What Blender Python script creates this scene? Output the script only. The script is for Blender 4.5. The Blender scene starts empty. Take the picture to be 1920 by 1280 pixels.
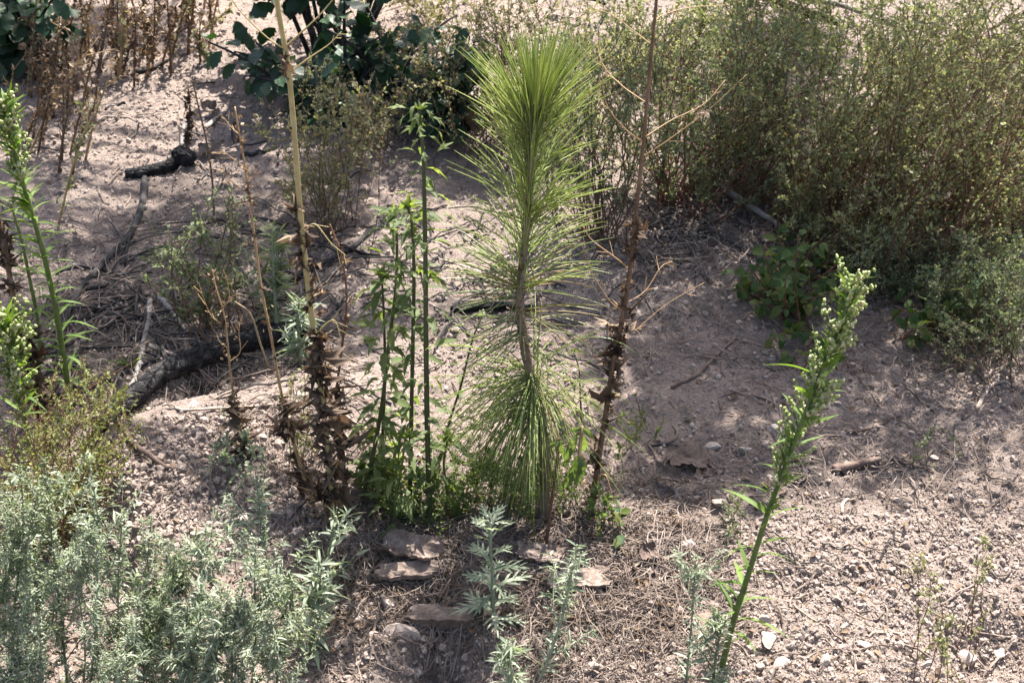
import bpy, math, random
import numpy as np
from mathutils import Vector, Matrix

# ------------------------------------------------------------------ camera, sky, sun, exposure
SC = bpy.context.scene
CAM = np.array([0.0, 0.0, 1.5]); PITCH = math.radians(22.0); HFOV = math.radians(40.0)
cd = bpy.data.cameras.new('camera'); cam = bpy.data.objects.new('camera', cd)
SC.collection.objects.link(cam); SC.camera = cam
cam.location = CAM; cam.rotation_euler = (math.pi/2 - PITCH, 0, 0)
cd.sensor_fit = 'HORIZONTAL'; cd.angle = HFOV; cd.clip_start = 0.02; cd.clip_end = 500
cd.dof.use_dof = True; cd.dof.focus_distance = 2.25; cd.dof.aperture_fstop = 13
SUN_EL, SUN_AZ = math.radians(66), math.radians(26)
W = bpy.data.worlds.new('World'); SC.world = W; W.use_nodes = True
nt = W.node_tree; sky = nt.nodes.new('ShaderNodeTexSky'); sky.sky_type = 'NISHITA'; sky.sun_disc = False
sky.sun_elevation = SUN_EL; sky.sun_rotation = SUN_AZ; sky.dust_density = 4.0; sky.air_density = 1.0
bg = nt.nodes['Background']; bg.inputs[1].default_value = 0.085; nt.links.new(sky.outputs[0], bg.inputs[0])
sl = bpy.data.lights.new('sun', 'SUN'); sl.energy = 5.0; sl.angle = math.radians(0.53); sl.color = (1.0, 0.95, 0.885)
sun = bpy.data.objects.new('sun', sl); SC.collection.objects.link(sun)
SDIR = Vector((math.cos(SUN_EL)*math.sin(SUN_AZ), math.cos(SUN_EL)*math.cos(SUN_AZ), math.sin(SUN_EL)))
sun.rotation_euler = (-SDIR).to_track_quat('-Z', 'Y').to_euler(); sun.location = (0, 0, 8)
vs = SC.view_settings; vs.view_transform = 'Standard'; vs.look = 'None'; vs.gamma = 1; vs.use_curve_mapping = False
vs.exposure = 2.05
SC.cycles.max_bounces = 4; SC.cycles.transmission_bounces = 3; SC.cycles.diffuse_bounces = 3; SC.cycles.glossy_bounces = 1

# ------------------------------------------------------------------ helpers: noise, projection
rng = np.random.default_rng(7); random.seed(7)
PERM = rng.permutation(256); PERM = np.concatenate([PERM, PERM])
def vn(x, y):
    xi = np.floor(x).astype(int); yi = np.floor(y).astype(int); fx = x - xi; fy = y - yi
    fx = fx*fx*(3-2*fx); fy = fy*fy*(3-2*fy)
    h = lambda a, b: PERM[(PERM[a & 255] + b) & 255] / 255.0
    return (h(xi, yi)*(1-fx) + h(xi+1, yi)*fx)*(1-fy) + (h(xi, yi+1)*(1-fx) + h(xi+1, yi+1)*fx)*fy
def fbm(x, y, o=4):
    s = 0; a = .5
    for i in range(o):
        s = s + a*(vn(x*2**i + 17.3*i, y*2**i + 5.1*i) - .5); a *= .5
    return s
def sstep(a, b, x):
    t = np.clip((x-a)/(b-a), 0, 1); return t*t*(3-2*t)
F = 960/math.tan(HFOV/2); SLOPE = 0.2126
FW = np.array([0, math.cos(PITCH), -math.sin(PITCH)]); UP = np.array([0, math.sin(PITCH), math.cos(PITCH)]); RT = np.array([1., 0, 0])
def ray(px, py):
    px = np.asarray(px, float); py = np.asarray(py, float)
    return FW + ((px-960)/F)[..., None]*RT - ((py-640)/F)[..., None]*UP
def bp(px, py):                                     # on the plain slope
    d = ray(px, py); t = 1.5/(SLOPE*d[..., 1] - d[..., 2]); return CAM + t[..., None]*d
_e = bp(np.array([215, 250, 330, 420, 470]), np.array([800, 930, 1060, 1200, 1330]))
def segd(x, y, a, b):
    ax, ay = a[0], a[1]; dx, dy = b[0]-ax, b[1]-ay; L2 = dx*dx+dy*dy
    t = np.clip(((x-ax)*dx + (y-ay)*dy)/L2, 0, 1); return np.hypot(x-ax-t*dx, y-ay-t*dy), t
LG0, LG1 = bp(215, 800), bp(570, 640); RD0, RD1 = bp(250, 850), bp(600, 800)
HOL = bp(815, 1225); BNK = bp(np.array([540, 700, 860, 1000]), np.array([1165, 1195, 1190, 1200])); HO2 = bp(1850, 1215); HO3 = bp(1290, 880)
ROCKY = bp(1560, 1190)
def H(x, y):
    x = np.asarray(x, float); y = np.asarray(y, float)
    z = SLOPE*y + .09*fbm(x*1.1+3, y*1.1+9, 3) + .035*fbm(x*5+1, y*5+2, 3)
    rough = .55 + .45*sstep(.25, .5, vn(x*2.1+40, y*2.1+11))
    z = z + rough*(.020*fbm(x*19, y*19, 3) + .010*(.5-np.abs(fbm(x*45+9, y*45+3, 2))*2.2) + .018*fbm(x*85, y*85, 2))
    ex = np.interp(y, _e[::-1, 1], _e[::-1, 0]); f = 1 - sstep(_e[0, 1]-.05, _e[0, 1]+.25, y)
    ex = ex + .06*fbm(x*6, y*9, 2)
    z = z - .08*f*sstep(0, .11, ex - x)
    d, t = segd(x, y, LG0, LG1); z = z - .05*np.exp(-(d/.07)**2)
    d, t = segd(x, y, RD0, RD1); z = z + .045*np.exp(-(d/.10)**2)
    z = z - .06*np.exp(-((x-HOL[0])/.045)**2 - ((y-HOL[1])/.04)**2)
    yb = np.interp(x, BNK[:, 0], BNK[:, 1]) + .03*fbm(x*9, y*3, 2)
    z = z - .022*sstep(0, .05, yb - y)*sstep(BNK[0, 0]-.08, BNK[0, 0]+.05, x)*(1-sstep(BNK[3, 0]-.05, BNK[3, 0]+.1, x))
    z = z - .05*np.exp(-((x-HO2[0])/.07)**2 - ((y-HO2[1])/.05)**2)
    return z
def at(px, py):                                     # pixel -> point on the ground
    px = np.atleast_1d(np.asarray(px, float)); py = np.atleast_1d(np.asarray(py, float))
    d = ray(px, py); t0 = 1.5/(SLOPE*d[:, 1]-d[:, 2]); t0 = np.where((t0 < 0) | (t0 > 14), 14, t0)
    t = t0
    for k in range(6 if len(px) > 50 else 9):
        p = CAM + t[:, None]*d; g = p[:, 2] - H(p[:, 0], p[:, 1]); t = t + .85*g/(SLOPE*d[:, 1]-d[:, 2])
    p = CAM + t[:, None]*d
    p[:, 2] = H(p[:, 0], p[:, 1]); return p
def at1(px, py): return at([px], [py])[0]
def pl(px, py, y):                                  # pixel -> point at depth y
    d = ray(px, py); return CAM + (np.asarray(y)/d[..., 1])[..., None]*d
def mpp(p): return float(np.linalg.norm(np.asarray(p)-CAM)/F)   # metres per photo pixel at p
def nrm(v): return v/np.maximum(np.linalg.norm(v, axis=-1, keepdims=True), 1e-9)
def rv(n): return nrm(rng.normal(size=(n, 3)))

# ------------------------------------------------------------------ mesh building
class MB:
    def __init__(s): s.v = []; s.f = []; s.r = []; s.m = []; s.n = 0
    def add(s, V, Fc, rnd=0.0, mi=0):
        V = np.asarray(V, float).reshape(-1, 3); Fc = np.asarray(Fc, int)
        s.v.append(V); s.f.append(Fc + s.n); s.n += len(V)
        s.r.append(np.broadcast_to(np.asarray(rnd, float).ravel(), (len(V),)) if np.size(rnd) in (1, len(V)) else np.repeat(rnd, len(V)//np.size(rnd)))
        s.m.append(np.full(len(Fc), mi))
    def tubes(s, P, R, k=5, rnd=0.0, mi=0, cap=True):
        P = np.asarray(P, float); R = np.broadcast_to(np.asarray(R, float), P.shape[:2]); N, S = P.shape[:2]
        T = nrm(np.gradient(P, axis=1)); ref = rv(N)[:, None, :]; mean = nrm(P[:, -1:]-P[:, :1])
        ref = nrm(ref - (ref*mean).sum(-1, keepdims=True)*mean)
        A = nrm(np.cross(T, ref)); B = np.cross(T, A); th = np.arange(k)*2*np.pi/k
        V = P[:, :, None] + R[:, :, None, None]*(np.cos(th)[:, None]*A[:, :, None] + np.sin(th)[:, None]*B[:, :, None])
        idx = np.arange(N*S*k).reshape(N, S, k); a = idx[:, :-1]; b = idx[:, 1:]
        Q = np.stack([a, np.roll(a, -1, 2), np.roll(b, -1, 2), b], -1).reshape(-1, 4)
        s.add(V, Q, np.repeat(np.broadcast_to(rnd, (N,)), S*k), mi)
        if cap and N < 50:
            base = s.n - N*S*k
            for i in range(N):
                for j, rev in ((0, 1), (S-1, 0)):
                    ring = idx[i, j][::-1] if rev else idx[i, j]
                    tri = np.array([[ring[0], ring[q], ring[q+1]] for q in range(1, k-1)])
                    s.f.append(tri + base); s.m.append(np.full(len(tri), mi))
    def inst(s, tv, tf, pos, X, Nn, sc, rnd=0.0, mi=0):
        X = nrm(X); Yv = nrm(np.cross(Nn, X)); Z = np.cross(X, Yv); sc = np.asarray(sc, float)
        if sc.ndim == 1: sc = np.repeat(sc[:, None], 3, 1)
        M = np.stack([X, Yv, Z], -1)*sc[:, None, :]
        V = np.einsum('nij,kj->nki', M, tv) + pos[:, None]; n, k = len(pos), len(tv)
        Fc = (tf[None] + (np.arange(n)*k)[:, None, None]).reshape(-1, tf.shape[1])
        s.add(V, Fc, np.repeat(np.broadcast_to(rnd, (n,)), k), mi)
    def mesh(s, name, mats, origin=(0, 0, 0), smooth=False):
        me = bpy.data.meshes.new(name); V = np.concatenate(s.v) - np.asarray(origin)
        me.vertices.add(len(V)); me.vertices.foreach_set('co', V.astype('f4').ravel())
        tot = np.concatenate([np.full(len(f), f.shape[1]) for f in s.f]); li = np.concatenate([f.ravel() for f in s.f])
        me.loops.add(len(li)); me.loops.foreach_set('vertex_index', li.astype('i4'))
        me.polygons.add(len(tot)); st = np.concatenate([[0], np.cumsum(tot)[:-1]])
        me.polygons.foreach_set('loop_start', st.astype('i4'))
        me.polygons.foreach_set('material_index', np.concatenate(s.m).astype('i4'))
        me.polygons.foreach_set('use_smooth', np.full(len(tot), bool(smooth)))
        me.update(calc_edges=True)
        a = me.attributes.new('rnd', 'FLOAT', 'POINT'); a.data.foreach_set('value', np.concatenate(s.r).astype('f4'))
        for m in (mats if isinstance(mats, (list, tuple)) else [mats]): me.materials.append(m)
        return me
COL = SC.collection
def link(name, me, parent=None, loc=None):
    o = bpy.data.objects.new(name, me); COL.objects.link(o)
    if parent is not None: o.parent = parent
    if loc is not None: o.location = loc
    return o
def tag(o, label, cat, group=None, kind=None):
    o['label'] = label; o['category'] = cat
    if group: o['group'] = group
    if kind: o['kind'] = kind
    return o
def thing(name, label, cat, loc, group=None): return tag(link(name, None, loc=loc), label, cat, group)
def place(name, me, parent, p, X, Nn, sc, org):     # one leaf-like piece as an object
    X = Vector(X).normalized(); Y = Vector(Nn).cross(X).normalized(); Z = X.cross(Y)
    if np.ndim(sc) == 0: sc = (sc, sc, sc)
    M = Matrix((X*sc[0], Y*sc[1], Z*sc[2])).transposed().to_4x4(); M.translation = Vector(np.asarray(p)-np.asarray(org))
    o = link(name, me, parent); o.matrix_basis = M; return o
def smooth_path(P, S):
    P = np.asarray(P, float); n = len(P); Q = np.vstack([2*P[0]-P[1], P, 2*P[-1]-P[-2]])
    u = np.linspace(0, n-1-1e-6, S); i = u.astype(int); t = (u-i)[:, None]
    p0, p1, p2, p3 = Q[i], Q[i+1], Q[i+2], Q[i+3]
    return .5*(2*p1 + (p2-p0)*t + (2*p0-5*p1+4*p2-p3)*t*t + (3*p1-p0-3*p2+p3)*t**3)

# ------------------------------------------------------------------ materials
def newmat(name):
    m = bpy.data.materials.new(name); m.use_nodes = True; t = m.node_tree
    return m, t, t.nodes['Principled BSDF'], t.nodes['Material Output']
def nd(t, typ, **kw):
    n = t.nodes.new(typ)
    for k, v in kw.items(): setattr(n, k, v)
    return n
def rnd_out(t):
    a = nd(t, 'ShaderNodeAttribute', attribute_name='rnd'); o = nd(t, 'ShaderNodeObjectInfo')
    s = nd(t, 'ShaderNodeMath', operation='ADD'); f = nd(t, 'ShaderNodeMath', operation='FRACT')
    t.links.new(a.outputs['Fac'], s.inputs[0]); t.links.new(o.outputs['Random'], s.inputs[1]); t.links.new(s.outputs[0], f.inputs[0])
    return f.outputs[0]
def ramp(t, fac, cols):
    r = nd(t, 'ShaderNodeValToRGB'); e = r.color_ramp.elements
    while len(e) < len(cols): e.new(.5)
    for i, c in enumerate(cols): e[i].position = i/(len(cols)-1); e[i].color = (*c, 1)
    t.links.new(fac, r.inputs[0]); return r.outputs[0]
def noise(t, scale, detail=4, rough=.6, coord=None):
    n = nd(t, 'ShaderNodeTexNoise'); n.inputs['Scale'].default_value = scale; n.inputs['Detail'].default_value = detail; n.inputs['Roughness'].default_value = rough
    if coord is not None: t.links.new(coord, n.inputs['Vector'])
    return n.outputs['Fac']
def mix(t, fac, a, b, typ='MIX'):
    m = nd(t, 'ShaderNodeMix', data_type='RGBA', blend_type=typ)
    for sock, v in ((m.inputs[0], fac), (m.inputs[6], a), (m.inputs[7], b)):
        if isinstance(v, (int, float)): sock.default_value = v
        elif isinstance(v, tuple): sock.default_value = (*v, 1)
        else: t.links.new(v, sock)
    return m.outputs[2]
def bump(t, h, dist, bsdf, strength=1.0, prev=None):
    b = nd(t, 'ShaderNodeBump'); b.inputs['Strength'].default_value = strength; b.inputs['Distance'].default_value = dist
    t.links.new(h, b.inputs['Height'])
    if prev is not None: t.links.new(prev, b.inputs['Normal'])
    t.links.new(b.outputs[0], bsdf.inputs['Normal']); return b.outputs[0]
def mat_leaf(name, cols, trans=.35, rough=.5, tint=(1.25, 1.3, .7), spec=.4):
    m, t, b, out = newmat(name); c = ramp(t, rnd_out(t), cols)
    co = nd(t, 'ShaderNodeTexCoord').outputs['Object']; c = mix(t, noise(t, 60, 3, .6, co), mix(t, .35, c, (0, 0, 0)), c)
    t.links.new(c, b.inputs['Base Color']); b.inputs['Roughness'].default_value = rough; b.inputs['Specular IOR Level'].default_value = spec
    tr = nd(t, 'ShaderNodeBsdfTranslucent'); t.links.new(mix(t, 1.0, c, tint, 'MULTIPLY'), tr.inputs[0])
    ms = nd(t, 'ShaderNodeMixShader'); ms.inputs[0].default_value = trans
    t.links.new(b.outputs[0], ms.inputs[1]); t.links.new(tr.outputs[0], ms.inputs[2]); t.links.new(ms.outputs[0], out.inputs[0])
    return m
def mat_wood(name, cols, scale=30, stretch=(1, 1, 1), bd=.002, rough=.85, spec=.3):
    m, t, b, out = newmat(name); co = nd(t, 'ShaderNodeTexCoord').outputs['Object']
    n = noise(t, scale, 6, .7, co); s = nd(t, 'ShaderNodeMath', operation='MULTIPLY_ADD'); s.inputs[1].default_value = 2.2; s.inputs[2].default_value = -.6
    t.links.new(n, s.inputs[0]); c = ramp(t, s.outputs[0], cols)
    v = mix(t, rnd_out(t), (.8, .8, .8), (1.15, 1.12, 1.1)); c = mix(t, 1.0, c, v, 'MULTIPLY')
    t.links.new(c, b.inputs['Base Color']); b.inputs['Roughness'].default_value = rough; b.inputs['Specular IOR Level'].default_value = spec
    n2 = noise(t, scale*4, 5, .7, co); bump(t, n2, bd, b, .9); return m
M = {}
def L(n, *a, **k): M[n] = mat_leaf(n, *a, **k)
L('needle', [(.36, .44, .15), (.44, .52, .19), (.54, .60, .26)], .55, .45, (1.05, 1.05, .6), .3)
L('needle_pale', [(.13, .19, .05), (.22, .28, .09), (.36, .36, .16), (.32, .22, .09)], .3, .4, (1.1, 1.1, .7), .5)
L('weed', [(.085, .12, .045), (.13, .17, .065), (.19, .23, .10)], .45, .6, (1.5, 1.6, .5), .25)
L('weed_bright', [(.09, .16, .03), (.13, .21, .045), (.18, .26, .06)], .45, .6, (1.3, 1.35, .5), .25)
L('oak', [(.016, .042, .02), (.026, .06, .026), (.036, .075, .03)], .2, .5, (1.4, 1.8, .5), .35)
L('round', [(.03, .065, .018), (.05, .095, .026), (.085, .12, .03), (.14, .15, .04)], .35, .62, (1.4, 1.6, .5), .22)
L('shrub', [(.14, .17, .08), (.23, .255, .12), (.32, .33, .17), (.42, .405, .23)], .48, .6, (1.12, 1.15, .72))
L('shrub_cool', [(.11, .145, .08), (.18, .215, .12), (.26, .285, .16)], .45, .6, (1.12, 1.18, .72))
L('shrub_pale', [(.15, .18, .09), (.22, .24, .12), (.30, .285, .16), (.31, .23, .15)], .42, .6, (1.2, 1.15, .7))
L('silver', [(.16, .20, .135), (.25, .295, .21), (.35, .395, .29), (.46, .49, .38)], .38, .65, (1.1, 1.2, .75), .3)
L('silver_green', [(.10, .14, .07), (.16, .205, .11), (.23, .27, .16), (.3, .33, .21)], .4, .65, (1.1, 1.2, .75), .3)
L('lime', [(.13, .165, .055), (.20, .235, .085), (.27, .295, .12), (.33, .33, .17)], .48, .55, (1.2, 1.2, .6))
L('bud', [(.28, .36, .10), (.40, .47, .18), (.66, .63, .42)], .35, .6, (1.1, 1.1, .7), .3)
L('bud_white', [(.26, .29, .19), (.35, .38, .26), (.46, .47, .35)], .3, .7, (1.05, 1.05, .85), .2)
L('dry', [(.11, .075, .05), (.18, .125, .08), (.28, .205, .135)], .3, .7, (1.2, 1.0, .7), .25)
L('dry_dark', [(.055, .037, .027), (.095, .063, .045), (.155, .108, .075), (.25, .185, .13)], .25, .75, (1.2, 1.0, .7), .2)
L('wilt', [(.09, .15, .04), (.15, .21, .07), (.20, .26, .10)], .45, .5, (1.2, 1.25, .6))
L('straw', [(.24, .16, .09), (.34, .25, .15), (.45, .36, .24)], .2, .65, (1.1, 1, .8), .3)
M['stem_green'] = mat_wood('stem_green', [(.05, .085, .02), (.085, .12, .03), (.12, .15, .05)], 60, bd=.0005, rough=.5)
M['stem_olive'] = mat_wood('stem_olive', [(.035, .05, .02), (.06, .07, .028), (.085, .075, .04)], 60, bd=.0005, rough=.55)
M['stem_red'] = mat_wood('stem_red', [(.075, .035, .022), (.13, .062, .038), (.2, .11, .07)], 60, bd=.0006)
M['stem_brown'] = mat_wood('stem_brown', [(.06, .038, .026), (.11, .07, .045), (.17, .12, .085)], 60, bd=.0006)
M['stem_yellow'] = mat_wood('stem_yellow', [(.26, .21, .09), (.38, .31, .14), (.46, .39, .2)], 40, bd=.0006, rough=.55)
M['stem_tan'] = mat_wood('stem_tan', [(.22, .13, .06), (.34, .22, .11), (.45, .32, .18)], 40, bd=.0006, rough=.6)
M['stem_dead'] = mat_wood('stem_dead', [(.07, .04, .025), (.13, .08, .05), (.22, .15, .1)], 40, bd=.001)
M['pinebark'] = mat_wood('pinebark', [(.12, .085, .06), (.2, .15, .11), (.3, .23, .17)], 70, bd=.002)
M['char'] = mat_wood('char', [(.005, .005, .006), (.016, .016, .017), (.085, .08, .078)], 45, bd=.006, rough=.85, spec=.15)
def crack(m):
    t = m.node_tree; b = t.nodes['Principled BSDF']; co = nd(t, 'ShaderNodeTexCoord').outputs['Object']; prev = b.inputs['Normal'].links[0].from_socket
    v = nd(t, 'ShaderNodeTexVoronoi', feature='DISTANCE_TO_EDGE'); v.inputs['Scale'].default_value = 42; t.links.new(mix(t, .03, co, nd_noise(t, 25, co)), v.inputs['Vector'])
    mn = nd(t, 'ShaderNodeMath', operation='MINIMUM'); mn.inputs[1].default_value = .12; t.links.new(v.outputs[0], mn.inputs[0]); bump(t, mn.outputs[0], .03, b, 1.0, prev)
def nd_noise(t, sc, co):
    n = nd(t, 'ShaderNodeTexNoise'); n.inputs['Scale'].default_value = sc; t.links.new(co, n.inputs['Vector']); return n.outputs['Color']
crack(M['char'])
M['charbranch'] = mat_wood('charbranch', [(.010, .009, .009), (.025, .023, .022), (.09, .087, .083)], 35, bd=.002)
M['greywood'] = mat_wood('greywood', [(.10, .09, .08), (.19, .175, .16), (.31, .29, .27)], 35, bd=.002)
M['brownwood'] = mat_wood('brownwood', [(.07, .045, .035), (.15, .105, .085), (.27, .21, .18)], 40, bd=.003)
M['palewood'] = mat_wood('palewood', [(.24, .18, .14), (.36, .29, .235), (.46, .39, .33)], 40, bd=.0015)
M['bark'] = mat_wood('bark', [(.07, .052, .043), (.15, .115, .095), (.29, .23, .195)], 55, bd=.003)
M['bark_dark'] = mat_wood('bark_dark', [(.05, .036, .03), (.10, .072, .06), (.17, .13, .11)], 35, bd=.003)
M['litter'] = mat_wood('litter', [(.085, .062, .05), (.16, .125, .103), (.27, .225, .195)], 30, bd=.0005)
def mat_soil(name, ground):
    m, t, b, out = newmat(name); co = nd(t, 'ShaderNodeTexCoord').outputs['Object']
    n1 = noise(t, 2.3, 6, .65, co); n2 = noise(t, 26, 6, .75, co); n3 = noise(t, 190, 5, .75, co)
    c = ramp(t, n1, [(.215, .172, .148), (.322, .257, .22), (.39, .318, .276)])
    c2 = ramp(t, n2, [(.10, .081, .071), (.30, .242, .208), (.52, .43, .377)]); c = mix(t, .5, c, c2)
    c3 = ramp(t, n3, [(.07, .056, .05), (.33, .26, .222), (.62, .512, .455)]); c = mix(t, .5, c, c3)
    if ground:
        a = nd(t, 'ShaderNodeAttribute', attribute_name='ash_shade').outputs['Fac']
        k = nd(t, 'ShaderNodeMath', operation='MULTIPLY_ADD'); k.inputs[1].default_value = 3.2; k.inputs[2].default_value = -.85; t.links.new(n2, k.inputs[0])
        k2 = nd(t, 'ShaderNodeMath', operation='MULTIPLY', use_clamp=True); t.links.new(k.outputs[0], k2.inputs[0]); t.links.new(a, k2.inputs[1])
        c = mix(t, k2.outputs[0], c, (.03, .027, .025))  # charred soil and painted shade both darken the ground colour here
    else:
        c = mix(t, .38, c, ramp(t, rnd_out(t), [(.25, .195, .16), (.33, .262, .218), (.38, .30, .25), (.42, .345, .29), (.52, .44, .38), (.33, .28, .245), (.04, .035, .032)]))
    t.links.new(c, b.inputs['Base Color']); b.inputs['Roughness'].default_value = .95; b.inputs['Specular IOR Level'].default_value = .12
    vo = nd(t, 'ShaderNodeTexVoronoi'); vo.inputs['Scale'].default_value = 150; t.links.new(mix(t, .012, co, nd_noise(t, 40, co)), vo.inputs['Vector'])
    p = bump(t, noise(t, 75, 6, .78, co), .016 if ground else .004, b, 1.0)
    if ground:
        iv = nd(t, 'ShaderNodeMath', operation='SUBTRACT'); iv.inputs[0].default_value = 1; t.links.new(vo.outputs['Distance'], iv.inputs[1]); p = bump(t, iv.outputs[0], .0045, b, .8, p)
    bump(t, noise(t, 330, 4, .7, co), .004 if ground else .002, b, 1.0, p); return m
def nd_noise(t, sc, co):
    n = nd(t, 'ShaderNodeTexNoise'); n.inputs['Scale'].default_value = sc; t.links.new(co, n.inputs['Vector']); return n.outputs['Color']
M['soil'] = mat_soil('soil', True); M['gravel'] = mat_soil('gravel', False)
def mat_stone():
    m, t, b, out = newmat('stone'); co = nd(t, 'ShaderNodeTexCoord').outputs['Object']
    c = ramp(t, noise(t, 1.6, 6, .7, co), [(.27, .22, .19), (.41, .345, .30), (.55, .48, .43)])
    c = mix(t, 1.0, c, ramp(t, rnd_out(t), [(.8, .74, .7), (1, .95, .92), (1.1, 1.08, 1.05), (.9, .87, .86)]), 'MULTIPLY')
    c = mix(t, .35, c, ramp(t, noise(t, 9, 5, .8, co), [(.18, .14, .12), (.46, .39, .34), (.7, .64, .58)]))
    t.links.new(c, b.inputs['Base Color']); b.inputs['Roughness'].default_value = .9; b.inputs['Specular IOR Level'].default_value = .2
    p = bump(t, noise(t, 5, 7, .75, co), .004, b, .8); return m
M['stone'] = mat_stone()

# ------------------------------------------------------------------ ground sheet
def axis(lo, hi, step, far, grow=1.13):
    a = list(np.arange(lo, hi, step)); s = step; v = a[-1]
    while v < far: s *= grow; v += s; a.append(v)
    s = step; v = lo; pre = []
    while v > -far: s *= grow; v -= s; pre.append(v)
    return np.array(pre[::-1] + a)
gx = axis(-1.12, 1.12, .006, 60); yy = [1.25]
while yy[-1] < 5.2: yy.append(yy[-1] + .0029*yy[-1])
s = .017
while yy[-1] < 90: s *= 1.13; yy.append(yy[-1] + s)
pre = []; v = 1.25; s = .006
while v > -40: s *= 1.2; v -= s; pre.append(v)
gy = np.array(pre[::-1] + yy)
X, Y = np.meshgrid(gx, gy); X = X*np.clip(.1+.40*Y, .5, 2.6); Z = H(X, Y); nx, ny = len(gx), len(gy)
idx = np.arange(nx*ny).reshape(ny, nx)
Q = np.stack([idx[:-1, :-1], idx[:-1, 1:], idx[1:, 1:], idx[1:, :-1]], -1).reshape(-1, 4)
g = MB(); g.add(np.stack([X, Y, Z], -1).reshape(-1, 3), Q)
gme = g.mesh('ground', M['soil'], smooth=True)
ASH_SHADE = [(1280, 420, 170, 60, 1.), (1400, 380, 160, 70, .8), (1210, 480, 90, 60, .7), (210, 590, 150, 80, 1.), (330, 680, 170, 70, .9), (130, 680, 120, 70, .8), (1120, 620, 200, 60, .5), (480, 420, 200, 70, .45), (560, 600, 90, 60, .6), (1500, 880, 120, 50, .8),
       (1780, 480, 200, 90, .8), (700, 560, 120, 40, .4), (900, 590, 120, 30, .9), (300, 360, 100, 40, .5), (820, 1215, 60, 30, .8), (1000, 1060, 380, 60, .55), (1320, 870, 110, 60, .45), (720, 260, 160, 70, .6), (620, 960, 120, 60, .5)]  # burnt-soil stains, plus shade painted dark under plants and in the hollow
ash_shade = np.zeros(nx*ny); fx, fy, fz = X.ravel(), Y.ravel(), Z.ravel()
for px, py, sx, sy, a in ASH_SHADE:
    c = at1(px, py); m_ = mpp(c); ash_shade = np.maximum(ash_shade, a*np.exp(-((fx-c[0])/(sx*m_))**2 - ((fy-c[1])/(sy*m_*1.9))**2))
ash_shade = np.clip(ash_shade + .35*np.clip(fbm(fx*3+70, fy*3+20, 4)*3, 0, 1), 0, 1)
a_ = gme.attributes.new('ash_shade', 'FLOAT', 'POINT'); a_.data.foreach_set('value', ash_shade.astype('f4'))
ground = link('ground', gme); ground['kind'] = 'structure'; ground['label'] = 'bare pinkish dirt hillside with loose gravel, ashy soil and painted shade'

# ------------------------------------------------------------------ stones and gravel
ICO = None
def ico(sub):
    import bmesh
    b = bmesh.new(); bmesh.ops.create_icosphere(b, subdivisions=sub, radius=1)
    V = np.array([v.co[:] for v in b.verts]); Fc = np.array([[v.index for v in f.verts] for f in b.faces]); b.free(); return V, Fc
IC1, IC2, IC3 = ico(1), ico(2), ico(3)
def rockv(V, n, r, lo=.55, hi=.9):
    V = V*(1+.12*r.normal(size=(len(V), 1)) if len(V) < 50 else V*0+1)
    for i in range(n):
        d = r.normal(size=3); d /= np.linalg.norm(d); c = r.uniform(lo, hi); k = V @ d; ex = np.maximum(k-c, 0); V -= ex[:, None]*d
    return V*np.array([1, r.uniform(.6, .95), r.uniform(.5, .8)])
STONES = []
for i in range(10):
    r = np.random.default_rng(50+i); V = rockv(IC3[0], 12, r, .36, .74)
    V = V*(1 + .05*r.normal(size=(len(V), 1))*.4 + .06*np.sin(V*7+i).sum(1, keepdims=True)/3)
    b = MB(); b.add(V, IC3[1]); STONES.append(b.mesh('stone', M['stone'], smooth=False))
def stone(px, py, wpx, label, v, group=None, asp=1.0, roll=None):
    p = at1(px, py); s = wpx*mpp(p)/2*1.08
    o = link('stone', STONES[v % 10]); o.rotation_euler = (random.uniform(-.3, .3), random.uniform(-.3, .3), roll if roll is not None else random.uniform(0, 6.28))
    o.scale = (s, s*asp, s*.95); o.location = p + np.array([0, s*.3, s*.12]); tag(o, label, 'stone', group); return o
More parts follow.
